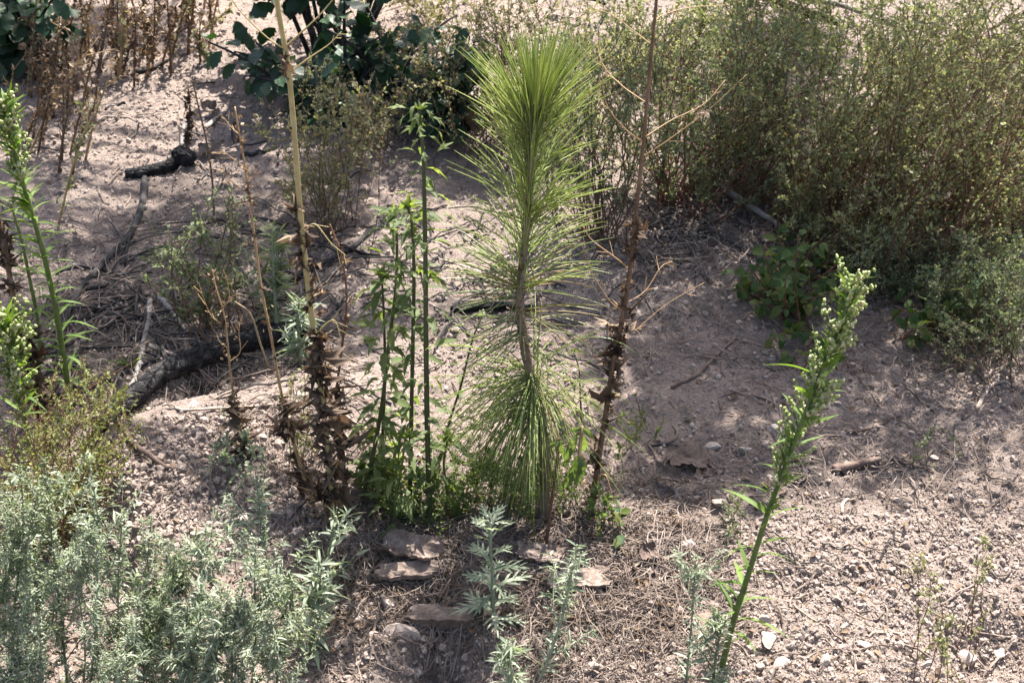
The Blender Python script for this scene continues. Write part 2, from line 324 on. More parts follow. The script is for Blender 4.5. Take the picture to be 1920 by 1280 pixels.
BIG = [(758, 1200, 82, 'large pale pink stone on the bank beside the dark hollow'),
 (725, 1131, 36, 'white brick-shaped stone below the curled grey bark'), (672, 1166, 34, 'rounded cream stone left of the white brick-shaped stone'),
 (408, 1122, 62, 'pale boulder half hidden among silvery mugwort stems'), (390, 990, 42, 'white stone on the sunlit mound above the mugwort'),
 (455, 974, 44, 'long flat pale stone lying near the foot of the mound'), (1618, 1212, 44, 'bright white stone standing alone in the crumbly right foreground'),
 (1435, 1172, 44, 'angular pink stone just right of the leaning horseweed base'), (1445, 1206, 56, 'flat crumbling pink stone below the angular pink one'),
 (1470, 1250, 40, 'brownish rounded stone near the bottom edge right of the horseweed'), (1550, 1245, 44, 'long tilted pink stone left of the bright white one'),
 (1338, 1145, 42, 'round pink-grey stone left of the horseweed stem'), (1348, 950, 46, 'white crusty stone on the smooth shaded soil'),
 (1335, 842, 36, 'grey-white stone at the end of the dark curved root'), (1397, 846, 30, 'smooth pale stone beside the grey-white one on shaded soil'),
 (1455, 815, 42, 'flat beige stone behind the horseweed flower stalk'), (1345, 888, 20, 'small pale stone below the grey-white stone on shaded soil'),
 (1555, 765, 32, 'white oval stone behind the horseweed in the shade'), (1510, 762, 36, 'grey flat stone left of the white oval stone'), (1575, 758, 24, 'beige cube-shaped stone right of the white oval stone'),
 (1865, 1065, 30, 'pale stone at the right edge of the crumbly dirt'), (1868, 1120, 26, 'small pink stone below the pale stone at the right edge'),
 (1750, 860, 24, 'white pebble near the cut stick end at right'), (1682, 942, 22, 'white pebble alone on bright dirt at right'), (1528, 845, 26, 'pinkish stone right of the flower stalk'),
 (565, 746, 34, 'pale stone resting at the burnt log tip'), (358, 858, 26, 'square cream stone on the sunlit mound'), (328, 868, 22, 'grey-pink stone left of the square cream stone'),
 (372, 780, 24, 'white stone just below the pale root on the mound'), (362, 762, 30, 'long white stone poking above the pale root'), (336, 764, 22, 'round stone left of the long white one'),
 (318, 905, 26, 'pinkish stone low on the sunlit mound'), (342, 902, 20, 'cream oblong stone low on the sunlit mound'), (343, 876, 24, 'buff stone at the tip of the fallen twig'),
 (300, 302, 18, 'cream pebble left of the charred stump'), (362, 284, 22, 'pale round stone perched behind the charred stump'), (452, 310, 20, 'grey stone beside the thin tan stalk upslope'),
 (1100, 500, 18, 'pale pebble right of the pine stem'), (1250, 545, 22, 'pale stone on dappled ground behind the dead stalk'), (1185, 482, 16, 'small pale stone by the dead stalk on burnt ground'),
 (1380, 460, 18, 'whitish pebble on the charred soil below the right shrubs'), (1345, 468, 14, 'tiny white pebble on the charred soil'), (1290, 660, 16, 'small stone on dappled path right of the dead stalk'),
 (1375, 1120, 30, 'pale stone tucked behind the horseweed stem base'), (1290, 1030, 50, 'crumbly pale clod at the edge of the shaded hollow'), (1255, 1052, 44, 'rough dirt clod left of the crumbly pale clod'),
 (1700, 1010, 18, 'small buff stone among pine twigs at right'), (655, 1215, 26, 'cream stone left of the large pale pink stone'), (690, 1240, 30, 'whitish chunk below the large pale pink stone'),
 (640, 1255, 36, 'pale chunk at the bottom edge beside the mugwort'), (1060, 1165, 30, 'pale stone amid needle litter below the flat bark'), (985, 1175, 26, 'cream stone just right of the small mugwort sprig'),
 (905, 1225, 50, 'pale crumbling chunk right of the dark hollow'), (1040, 1215, 42, 'large cream stone in the bottom foreground litter'), (1175, 1150, 24, 'pinkish stone among litter right of the flat bark'),
 (1190, 1215, 30, 'white rounded stone in the bottom foreground right of centre'), (1640, 1120, 24, 'pink pebble on the bright crumbly slope'), (1815, 1235, 60, 'big dark dirt clod above the hole at bottom right'),
 (1880, 1230, 44, 'pale clod at the bottom right corner'), (1740, 1250, 34, 'buff clod at the bottom edge right of the white stone'),
 (1262, 905, 26, 'pale stone beside the curled dead leaf on the shaded path'), (1215, 965, 24, 'whitish stone on the sunlit soil right of the dead stalk base'), (1180, 925, 20, 'small cream stone close to the dead stalk base'),
 (1305, 985, 28, 'greyish stone below the white crusty stone'), (860, 1150, 24, 'small pale stone above the bark plate on the bank'), (700, 1200, 40, 'blocky cream stone on the bank left of the large pale pink stone'), (930, 1265, 44, 'cream boulder at the bottom edge below the small sprig'), (780, 1268, 40, 'pale boulder at the bottom edge under the dark hollow'), (1110, 1255, 36, 'rough pale stone at the bottom edge right of the slender mugwort')]
for i, (px, py, w, lb) in enumerate(BIG): stone(px, py, w, lb, i*3 + (i//10), asp=random.uniform(.65, 1.0))
zones = [((1380, 1130, 1900, 1275), 34, 'pink pebble scattered on the crumbly right foreground', 'pebbles on the right foreground'),
         ((220, 790, 560, 1010), 60, 'pale pebble scattered on the sunlit left mound', 'pebbles on the left mound'),
         ((1180, 430, 1420, 620), 34, 'small pebble on the dappled burnt ground beyond the stalk', 'pebbles on the burnt ground'),
         ((560, 1110, 1250, 1275), 46, 'cream pebble in the bottom foreground needle litter', 'pebbles in the foreground litter'),
         ((1420, 740, 1900, 960), 34, 'pebble among twigs on the right middle ground', 'pebbles on the right middle ground')]
for (x0, y0, x1, y1), n, lb, gr in zones:
    for i in range(n): stone(random.uniform(x0, x1), random.uniform(y0, y1), random.choice([9, 10, 11, 13, 15, 18]), lb, random.randrange(10), gr, random.uniform(.6, 1))
def scatter(n, x0=-250, x1=2170, y0=-60, y1=1420):
    px = rng.uniform(x0, x1, n); py = rng.uniform(y0, y1, n); return px, py, at(px, py)
OCT = (np.array([[1, 0, 0], [-1, 0, 0], [0, 1, 0], [0, -1, 0], [0, 0, 1], [0, 0, -1.]]), np.array([[0, 2, 4], [2, 1, 4], [1, 3, 4], [3, 0, 4], [2, 0, 5], [1, 2, 5], [3, 1, 5], [0, 3, 5]]))
OV = [OCT[0]*(1+.25*np.random.default_rng(90+i).normal(size=(6, 1))) + .18*np.random.default_rng(70+i).normal(size=(6, 3)) for i in range(6)]
RV = [rockv(IC1[0], 4, np.random.default_rng(i), .6, .95) for i in range(5)]
RV2 = [rockv(IC2[0], 8, np.random.default_rng(20+i), .5, .88) for i in range(4)]
def path_mask(px, py): return np.exp(-((px-1300)/190)**2 - ((py-800)/130)**2)
b = MB()
def crumbs(n, box, s0, ex, cap, lift, mask=0):
    px, py, P = scatter(n, *box); keep = rng.random(n) > mask*path_mask(px, py); P = P[keep]; d = np.linalg.norm(P-CAM, axis=1)
    s = np.minimum(s0*rng.random(len(P))**ex*np.sqrt(d/2), cap); P[:, 2] += s*lift; big = s > .0048; k = rng.integers(0, 5, len(P))
    for q in range(5):
        for m_, (tv, tf) in ((~big, (OV[q], OCT[1])), (big, (RV[q], IC1[1]))):
            w = m_ & (k == q); n_ = int(w.sum())
            if n_: b.inst(tv, tf, P[w], rv(n_), rv(n_), s[w], rng.random(n_))
crumbs(56000, (-200, 2120, -60, 1380), .00125, -.42, .0075, .25, .35)
for tv in RV2:
    px, py, P = scatter(260); keep = rng.random(len(P)) > .7*path_mask(px, py); P = P[keep]
    s = rng.uniform(.004, .010, len(P)); P[:, 2] += s*.05; b.inst(tv, IC2[1], P, rv(len(P)), rv(len(P)), s, rng.random(len(P)))
# denser crumble where the soil is loose
crumbs(12000, (1380, 1980, 960, 1330), .0011, -.40, .006, .1); crumbs(4500, (200, 620, 780, 1040), .0014, -.5, .010, .15)
crumbs(2500, (200, 760, 60, 330), .0013, -.45, .008, .2); crumbs(3000, (540, 1300, 1100, 1300), .0013, -.48, .009, .2)
o = link('gravel', b.mesh('gravel', M['gravel'])); tag(o, 'fine pinkish gravel and dirt crumbs strewn over the slope', 'gravel', kind='stuff')

# ------------------------------------------------------------------ litter on the ground
def lying(P, ang, Ln, curv, S, lift, arch=0):
    n = len(P); t = np.linspace(0, 1, S); a = ang[:, None] + curv[:, None]*(t-.5)[None]
    st = (Ln/(S-1))[:, None]; x = P[:, :1] + np.cumsum(np.cos(a)*st, 1); y = P[:, 1:2] + np.cumsum(np.sin(a)*st, 1)
    z = H(x, y) + lift[:, None] + (arch[:, None]*np.sin(np.pi*t)[None] if np.ndim(arch) else 0)
    return np.stack([x, y, z], -1)
b = MB()
def litter(n, box, Lr, rad, S=5, curv=.9, k=3, lift=.008, arch=.012):
    n = int(n*1.3); px, py, P = scatter(n, *box); ang = rng.uniform(0, 2*np.pi, n); Ln = rng.uniform(*Lr, n)
    b.tubes(lying(P, ang, Ln, rng.normal(0, curv, n), S, rng.uniform(.001, lift, n), rng.uniform(0, arch, n)), rad*rng.uniform(.7, 1.3, n)[:, None], k, rng.random(n), cap=False)
litter(1500, (560, 1330, 1000, 1180), (.03, .11), .00065, curv=1.6); litter(600, (700, 1330, 900, 1080), (.03, .10), .00065, curv=1.6)
litter(420, (960, 1330, 1150, 1330), (.02, .07), .00065, curv=2.2); litter(60, (560, 960, 1150, 1330), (.02, .06), .00065, curv=2.2); litter(160, (400, 660, 690, 960), (.03, .09), .00065)
litter(1300, (-200, 2100, -40, 1300), (.02, .07), .0006); litter(380, (1400, 1950, 560, 940), (.03, .12), .00065, curv=1.8)
litter(380, (1150, 1800, 330, 520), (.03, .14), .001); litter(300, (100, 560, 430, 700), (.03, .12), .001)
litter(700, (-150, 2100, 0, 1300), (.02, .08), .0015, 6, .9, 4, .005, .006); litter(120, (100, 620, 430, 700), (.03, .11), .0012, 6, .8, 4); litter(200, (1150, 1900, 330, 700), (.03, .12), .0012, 6, .8, 4)
o = link('fallen_needles', b.mesh('fallen_needles', M['litter'])); tag(o, 'brown fallen pine needles and twiglets matted on the soil', 'litter', kind='stuff')
b = MB()
litter(60, (100, 620, 420, 720), (.05, .2), .002, 7, .5, 5, .008, .01); litter(60, (520, 1000, 400, 620), (.04, .18), .0018, 7, .7, 5, .006, .008)
litter(40, (1150, 1900, 340, 560), (.04, .16), .0016, 7, .5, 5, .008, .01); litter(34, (-100, 900, 60, 420), (.04, .14), .0017, 7, .5, 5); litter(22, (600, 1900, 700, 1150), (.03, .09), .0012, 7, .5, 5)
o = link('charred_twigs', b.mesh('charred_twigs', M['charbranch'], smooth=True)); tag(o, 'thin dark charred twigs strewn over the slope', 'twigs', kind='stuff')
TINY = (np.array([[0, 0, 0], [.5, .3, .1], [1, 0, 0], [.5, -.3, .1]]), np.array([[0, 1, 2], [0, 2, 3]]))
b = MB(); px, py, P = scatter(2600); P[:, 2] += .003; n = len(P)
b.inst(TINY[0], TINY[1], P, rv(n)*[1, 1, .3], nrm(rv(n)*.5+[0, 0, 1]), rng.uniform(.006, .018, n), rng.random(n))
px, py, P = scatter(1500, 560, 1300, 960, 1180); P[:, 2] += .003; n = len(P)
b.inst(TINY[0], TINY[1], P, rv(n)*[1, 1, .3], nrm(rv(n)*.6+[0, 0, 1]), rng.uniform(.008, .02, n), rng.random(n))
o = link('leaf_litter', b.mesh('leaf_litter', M['dry'])); tag(o, 'small dead brown leaf scraps scattered over the slope', 'litter', kind='stuff')

# ------------------------------------------------------------------ logs, sticks, roots
def stick(name, cat, label, pts, rpx, mat, k=7, lift=1.0, S=28, rough=.12, taper=.6, group=None, wob=1.0):
    P = np.array([at1(x, y) for x, y, *_ in pts]); m_ = mpp(P.mean(0)); r = rpx*m_
    up = np.array([q[2] if len(q) > 2 else 0 for q in pts])
    P[:, 2] += r*.75*lift + up*m_
    C = smooth_path(P, S); t = np.linspace(0, 1, S)
    C[1:-1] += wob*r*.35*np.stack([fbm(t*9+j*31+pts[0][0], t*0+j, 3) for j in range(3)], -1)[1:-1]*2
    C[:, 2] = np.maximum(C[:, 2], H(C[:, 0], C[:, 1]) + r*.55*lift); C[1:-1, 2] = (C[:-2, 2]+2*C[1:-1, 2]+C[2:, 2])/4
    R = r*(1-(1-taper)*t)*(1 + rough*2*fbm(t*14+pts[0][1], t*0, 3)); R[0] *= .8; R[-1] *= .7
    b = MB(); b.tubes(C[None], R[None], k); V = b.v[0]
    V += r*.16*(np.stack([vn(V[:, 0]*90+7, V[:, 2]*90+V[:, 1]*60), vn(V[:, 1]*90, V[:, 2]*80+3), vn(V[:, 0]*80, V[:, 1]*90+5)], -1)-.5)
    org = C[0]; o = link(name, b.mesh(name, M[mat], org, True), loc=org); tag(o, label, cat, group); return o
stick('charred_log', 'log', 'thick charred black log lying in the trench behind the left mound', [(190, 815), (240, 765), (330, 700), (420, 668), (520, 640), (575, 628)], 17.5, 'char', 14, S=60, taper=1.25, rough=.25)
stick('charred_log', 'log', 'short black charred log lying behind the pine stem', [(848, 588), (910, 580), (975, 584), (1010, 588)], 10, 'char', 8)
stick('charred_stump', 'stump', 'burnt black branch stub ending in a charred knot upslope', [(236, 334), (285, 328), (325, 315), (352, 300)], 10, 'char', 9, taper=1.4)
def knot(px, py, w, label):
    p = at1(px, py); s = w*mpp(p)/2; V = rockv(IC3[0], 6, np.random.default_rng(3), .6, .9); V = V*(1+.35*(vn(V[:, 0]*4+V[:, 2]*3, V[:, 1]*4)-.5)[:, None])
    b = MB(); b.add(V*s*[1, .8, 1.4], IC3[1]); o = link('charred_stump', b.mesh('charred_stump', M['char']), loc=p+np.array([0, 0, s*.7])); tag(o, label, 'stump')
knot(345, 312, 46, 'knobbly black charred stump on the upper left slope')
ST = [('branch', 'grey and charred branch snaking down the left slope', [(272, 338), (268, 380), (245, 445), (185, 510), (130, 585), (112, 680), (105, 760)], 7.5, 'charbranch'),
 ('branch', 'weathered grey branch dropping to the charred log end', [(282, 565), (275, 630), (262, 690), (235, 745), (215, 795)], 6, 'greywood'),
 ('branch', 'thin burnt branch crossing the left trench', [(140, 735), (210, 715), (250, 695), (300, 675)], 4, 'charbranch'),
 ('branch', 'black burnt branch lying across the slope behind the brown stalk', [(545, 535), (600, 500), (655, 468), (712, 428)], 7, 'charbranch'),
 ('branch', 'short burnt fork below the black burnt branch', [(640, 466), (680, 478), (712, 482)], 4, 'char'),
 ('branch', 'grey stick pointing into the green bush base on the left', [(300, 560), (320, 585), (348, 622)], 6, 'greywood'),
 ('branch', 'dark twig arching over stones left of the green bush', [(105, 515), (150, 502), (215, 515), (268, 530)], 3, 'charbranch'),
 ('branch', 'burnt twig under the left green bush', [(160, 548), (195, 538), (225, 530)], 4, 'charbranch'),
 ('branch', 'dark bent twig beside the grass tuft', [(245, 640), (262, 605), (310, 590)], 4, 'charbranch'),
 ('branch', 'brown twig lying diagonally over the left mound', [(208, 800), (250, 835), (300, 872), (326, 884)], 6, 'brownwood'),
 ('root', 'pale thin root running along the top of the left mound', [(290, 778), (340, 772), (420, 766), (470, 760), (560, 755)], 3.2, 'palewood'),
 ('branch', 'pale broken branch piece above the charred log', [(280, 650), (310, 662), (335, 672)], 5, 'palewood'),
 ('branch', 'dark branch lying below the right shrubs', [(1335, 360, 14), (1380, 392, 16), (1430, 424, 16), (1478, 452, 12)], 7.5, 'greywood'),
 ('branch', 'dark branch emerging right of the horseweed flower head', [(1612, 525), (1650, 548), (1690, 568), (1730, 582)], 9, 'brownwood'),
 ('branch', 'slim brown stick pointing uphill on the shaded path', [(1258, 728), (1300, 708), (1340, 672), (1382, 632)], 4, 'brownwood'),
 ('branch', 'short cut stick lying on twigs at right', [(1562, 886), (1600, 878), (1652, 866)], 9, 'brownwood'),
 ('branch', 'pale root curling over bright dirt right of the horseweed', [(1578, 965), (1582, 945), (1605, 936)], 3.5, 'palewood'),
 ('root', 'thin wriggling root on the bright right dirt', [(1588, 968), (1600, 985), (1625, 992)], 3, 'palewood'),
 ('root', 'long wiry root looping through the shaded path', [(1352, 770), (1352, 745), (1395, 742), (1440, 750), (1455, 765)], 2, 'brownwood'),
 ('root', 'dark curved root leading to the grey-white stone', [(1215, 838), (1250, 836), (1290, 840), (1330, 846)], 2.6, 'charbranch'),
 ('root', 'hooked brown root beside the dead stalk', [(1262, 800), (1270, 815), (1262, 830), (1245, 832), (1225, 826)], 2.4, 'brownwood'),
 ('branch', 'thin twig below the curled dead leaf on the path', [(1215, 835), (1228, 855), (1235, 880), (1230, 900)], 3, 'brownwood'),
 ('branch', 'pinkish stick under the curled dead leaves', [(1228, 922), (1240, 945), (1250, 972)], 3, 'brownwood'),
 ('branch', 'dark stick half buried behind the bottom mugwort sprig', [(885, 1078), (940, 1076), (1000, 1070), (1070, 1078)], 8, 'brownwood'),
 ('branch', 'long pale stick ending in an upturned fork at centre bottom', [(1020, 1092), (1080, 1086), (1150, 1078), (1190, 1066), (1212, 1042, 8)], 5, 'palewood'),
 ('branch', 'knotty pinkish branch running down from the green weeds', [(735, 962), (748, 1000), (775, 1030), (800, 1050), (825, 1072)], 10, 'brownwood'),
 ('branch', 'slender stick beside the flat bark plate', [(770, 1065), (800, 1090), (850, 1105)], 3.5, 'brownwood'),
 ('branch', 'thin stick across needle litter right of the bark', [(1060, 1110), (1130, 1095), (1215, 1090), (1290, 1075)], 4, 'brownwood'),
 ('branch', 'curved thin stick in the litter at lower centre', [(1010, 1060), (1090, 1062), (1160, 1050), (1230, 1040)], 3, 'brownwood'),
 ('branch', 'small broken stick under the flat bark plate', [(742, 1112), (765, 1106), (785, 1098)], 4, 'brownwood'),
 ('root', 'root strand dangling into the dark hollow', [(850, 1225), (845, 1205), (838, 1180)], 2.5, 'brownwood'),
 ('root', 'bent root poking from the bank below the sprig', [(868, 1240), (880, 1205), (905, 1182)], 3.5, 'brownwood'),
 ('branch', 'black fallen branch across the top right slope', [(1285, 30, 45), (1380, 38, 45), (1440, 48, 40), (1500, 66, 35), (1570, 75, 20)], 11, 'char'),
 ('branch', 'long grey-brown branch slanting through the top right shrubs', [(1440, 40, 45), (1560, 60, 45), (1620, 80, 45), (1690, 106, 40)], 6, 'greywood'),
 ('branch', 'thin dark branch at the top of the slope behind the pine', [(1040, 30, 40), (1100, 40, 40), (1135, 50, 35)], 7, 'char'),
 ('branch', 'burnt stick lying near the upper left dry weeds', [(255, 142), (285, 130), (315, 117)], 5, 'charbranch'),
 ('branch', 'short dark twig on the open upper left slope', [(198, 205), (220, 200), (236, 194)], 3.5, 'charbranch'),
 ('branch', 'dark stick in the shade under the leafy oak shrub', [(452, 298), (480, 292), (508, 284)], 5, 'charbranch'),
 ('branch', 'stub of burnt wood below the oak shrub', [(590, 232), (610, 225), (625, 215)], 7, 'charbranch'),
 ('branch', 'curved twig on dark shaded soil right of the oak', [(740, 222), (780, 240), (850, 250)], 3, 'charbranch'),
 ('branch', 'bleached twig by the charred stump', [(342, 280), (345, 245), (352, 218)], 5, 'greywood'),
 ('branch', 'pale straight stick on the slope above the charred stump', [(384, 245), (402, 230), (422, 213)], 5, 'palewood'),
 ('branch', 'dry twig lying at the far right edge', [(1830, 770), (1850, 735), (1870, 720), (1900, 725)], 4, 'palewood'),
 ('branch', 'brown twig beyond the cut stick', [(1670, 855), (1700, 872), (1745, 882)], 4, 'brownwood'),
 ('branch', 'thin twig along pebbles right of the flower stalk', [(1555, 815), (1600, 812), (1640, 802), (1690, 780)], 3.5, 'brownwood'),
 ('root', 'pale wire-like root at the bottom right dirt', [(1628, 1195), (1645, 1187), (1700, 1190)], 2.5, 'palewood')]
for i, (nm, lb, pts, r, m_) in enumerate(ST): stick('fallen_branch' if nm == 'branch' else 'root', nm, lb, pts, r, m_)

# ------------------------------------------------------------------ bark plates
def plate(name, cat, label, px, py, wpx, hpx, rot, mat, curl=.5, seed=0, thick=.004, tilt=0.0, lift=.016, dome=0.0):
    r = np.random.default_rng(seed); p = at1(px, py); m_ = mpp(p); a, c = wpx*m_/2, hpx*m_*.62
    n, k = 34, 12; u = np.linspace(-1, 1, n); v = np.linspace(-1, 1, k); U, Vv = np.meshgrid(u, v)
    sd = seed*13.7
    ex = 1 + .35*fbm(Vv*2.5+sd, Vv*0+1, 3)*np.abs(U)*1.6; ey = 1 + (.55*fbm(U*3.2+sd+9, np.sign(Vv)*3+sd, 4) + .5*(vn(np.floor(U*3.5+sd)+.5, np.sign(Vv)*5+sd)-.5))*np.abs(Vv)
    x = U*a*ex*(1-.05*Vv**4) + .12*a*Vv*np.sin(sd); y = Vv*c*ey*(1-.12*np.abs(U)**5)
    z = curl*c*(Vv**2) - dome*a*(U**2) + .25*c*fbm(U*1.7+sd, Vv*1.7, 3)*2 + .05*c*fbm(U*7, Vv*7+sd, 2)*2
    top = np.stack([x, y, z], -1).reshape(-1, 3); bot = top - [0, 0, thick] + np.array([0, 0, -.002])*r.random((len(top), 1))
    i = np.arange(n*k).reshape(k, n); q = np.stack([i[:-1, :-1], i[:-1, 1:], i[1:, 1:], i[1:, :-1]], -1).reshape(-1, 4)
    ring = np.concatenate([i[0, :-1], i[:-1, -1], i[-1, :0:-1], i[:0:-1, 0]]); rn = np.roll(ring, -1); N = n*k
    side = np.stack([rn, ring, ring+N, rn+N], -1)
    b = MB(); b.add(np.vstack([top, bot]), np.vstack([q, q[:, ::-1]+N, side]))
    o = link(name, b.mesh(name, M[mat], smooth=False), loc=p+np.array([0, c*.3, lift])); o.rotation_euler = (math.atan(SLOPE)+tilt, 0, rot); tag(o, label, cat); return o
plate('bark_piece', 'bark', 'curled grey bark piece with torn edge at lower centre left', 768, 1052, 112, 42, -.35, 'bark', .7, 1, tilt=.1)
plate('bark_piece', 'bark', 'flat grey bark plate with broken lower edge below the curled piece', 764, 1096, 108, 32, .1, 'bark', .22, 2, tilt=-.1, lift=.022, thick=.006)
plate('bark_piece', 'bark', 'dark arched bark piece left of the mugwort sprig', 900, 1055, 70, 40, .1, 'bark_dark', -.35, 3, tilt=.3)
plate('bark_piece', 'bark', 'wavy grey-brown bark strip right of the mugwort sprig', 1010, 1060, 84, 30, -.1, 'bark', .5, 4, tilt=.2)
plate('bark_piece', 'bark', 'rounded brown bark chip at the end of the wavy strip', 1052, 1060, 32, 32, .2, 'bark_dark', -.5, 5, tilt=.5)
plate('bark_piece', 'bark', 'broad beige bark slab crossed by the long pale stick', 1088, 1106, 122, 40, .12, 'bark', .15, 6, tilt=.02)
plate('bark_piece', 'bark', 'grey bark plate capping the bank above the dark hollow', 830, 1172, 118, 30, 0, 'bark', -.1, 7, tilt=.0, lift=.022, thick=.016)
plate('bark_piece', 'bark', 'curved tan bark shred standing above the litter at centre', 945, 985, 42, 40, .7, 'bark', .9, 8, tilt=.7)
plate('dead_leaf', 'leaf', 'large brown rotten leaf with a hole on the shaded path', 1290, 878, 76, 44, -.2, 'bark_dark', .2, 9, thick=.001, tilt=.1)
plate('dead_leaf', 'leaf', 'curled brown dead leaf below the rotten leaf', 1252, 912, 52, 26, -.5, 'bark', .9, 10, thick=.001, tilt=.2)
plate('dead_leaf', 'leaf', 'pale curled dead leaf on the slope above the charred stump', 394, 218, 26, 20, .6, 'bark', .9, 11, thick=.001, tilt=.4)
plate('dead_leaf', 'leaf', 'bleached curled leaf right of the charred stump', 392, 296, 40, 20, .2, 'bark', .7, 12, thick=.001, tilt=.3)
plate('dead_leaf', 'leaf', 'brown dead leaf at the litter edge right of centre', 1215, 1055, 36, 24, .4, 'bark_dark', .6, 13, thick=.001, tilt=.4)
plate('flat_stone', 'stone', 'smooth purple-grey flat stone left of the horseweed base', 1322, 1182, 62, 44, .3, 'bark', -.2, 14, thick=.02, tilt=.1, lift=.012)

# ------------------------------------------------------------------ leaf shapes
def blade(rows, w, droop=.25, fold=.25, wave=0, twist=0, seed=0):
    """a leaf along +X of length 1: left, midrib, right per row"""
    r = np.random.default_rng(seed); t = np.linspace(0, 1, rows); V = []
    for i, tt in enumerate(t):
        hw = w(tt); z = -droop*tt**2; a = twist*tt; jl, jr = (r.normal(0, wave), r.normal(0, wave))
        for sgn, j in ((1, jl), (0, 0), (-1, jr)):
            yy_, zz = sgn*hw, (fold*hw if sgn else 0) + j*hw*2
            V.append([tt, yy_*math.cos(a)-zz*math.sin(a), z + yy_*math.sin(a)+zz*math.cos(a)])
    i = np.arange(rows*3).reshape(rows, 3)
    Q = np.concatenate([np.stack([i[:-1, c], i[1:, c], i[1:, c+1], i[:-1, c+1]], -1) for c in (0, 1)])
    return np.array(V), Q
lw = lambda wd: (lambda t: wd*max(.06, math.sin(math.pi*min(1, t**.75))**.8) if t < .999 else .004)
def oakw(ph, amp): return lambda t: .31*max(.1, math.sin(math.pi*(t*.96+.02))**.65)*(1 + amp*math.sin(t*24+ph)) if 0 < t < .999 else .012
def petiole(b, Ln=.25, r=.012): b.tubes(np.array([[[-Ln, 0, 0], [-Ln/2, 0, .01], [0, 0, 0]]]), r, 3, cap=False)
def leafmesh(name, parts, mat, pet=.15):
    b = MB()
    for V, Q in parts: b.add(V, Q)
    if pet: petiole(b, pet)
    return b.mesh(name, M[mat], smooth=True)
def rotz(VQ, a, s, off):
    V, Q = VQ; c, sn = math.cos(a), math.sin(a); return V*s @ np.array([[c, sn, 0], [-sn, c, 0], [0, 0, 1]]) + np.array(off), Q
OAK = [leafmesh('oak_leaf', [blade(13, oakw(i*1.7, .10), .18+.1*(i % 3), .15+.1*(i % 2), .10, .15*(i-2), i)], 'oak', .12) for i in range(5)]
RND = [leafmesh('round_leaf', [blade(8, lambda t: .33*max(.05, math.sin(math.pi*min(1, t**.85))**.6) if t < .999 else .01, .15+.12*i, .3, .05, 0, i)], 'round', .15) for i in range(4)]
LAN = [leafmesh('lance_leaf', [blade(9, lw(.062), .1+.22*i, .35, .05, .2*i, i)], 'weed_bright', 0) for i in range(4)]
DRY = [leafmesh('dry_leaf', [blade(12, lw(.22+.04*i), .35+.2*i, .9, 1.1, 1.9*i-3.5, i)], 'dry_dark', .06) for i in range(5)]
def lobed(i, mat, droop=.45):
    P = [blade(9, lambda t: lw(.13)(t)*(1+.16*math.sin(t*30)), droop, .3, .06, 0, i)]
    for s_ in (1, -1): P.append(rotz(blade(6, lw(.13), droop*.6, .3, .06, 0, i+3), s_*.7, .5, (.28, 0, -droop*.08)))
    return leafmesh('weed_leaf', P, mat, .2)
WEED = [lobed(i, 'weed', .3+.2*i) for i in range(3)] + [leafmesh('weed_leaf', [blade(9, lambda t: lw(.16)(t)*(1+.15*math.sin(t*28)), .3+.3*i, .35, .08, 0, i+5)], 'weed', .15) for i in range(2)]
WILT = [leafmesh('wilted_leaf', [blade(10, lambda t: .24*max(.06, math.sin(math.pi*min(1, t**.8))**.7)*(1+.18*math.sin(t*26)) if t < .999 else .01, .5, .6, .2, .5, i)], 'wilt', .2) for i in range(3)]
def cut(i):
    P = [blade(7, lw(.07), .3, .3, .05, 0, i)]
    for tt, a, s_ in ((.3, .75, .45), (.5, .65, .42), (.7, .55, .3)):
        for sg in (1, -1): P.append(rotz(blade(4, lw(.10), .15, .3, .05, 0, i+4), sg*a, s_, (tt, 0, -.3*tt*tt)))
    return leafmesh('cut_leaf', P, 'silver', .1)
CUT = [cut(i) for i in range(3)]
LANT = blade(4, lw(.085), .35, .35, .0); LANT = (LANT[0], LANT[1])
def stem_path(pix, y0, dy=0.0, S=40, wob=.003):
    n = len(pix); P = np.array([pl(np.float64(x), np.float64(y), y0 + dy*i/(n-1)) for i, (x, y) in enumerate(pix)])
    return smooth_path(P, S)
def along(C, t):
    u = np.clip(t, 0, 1)*(len(C)-1); i = np.minimum(u.astype(int), len(C)-2); f = (u-i)[:, None]
    return C[i]*(1-f) + C[i+1]*f, nrm(C[i+1]-C[i])
def plant_base(pix): return at1(*pix[0])

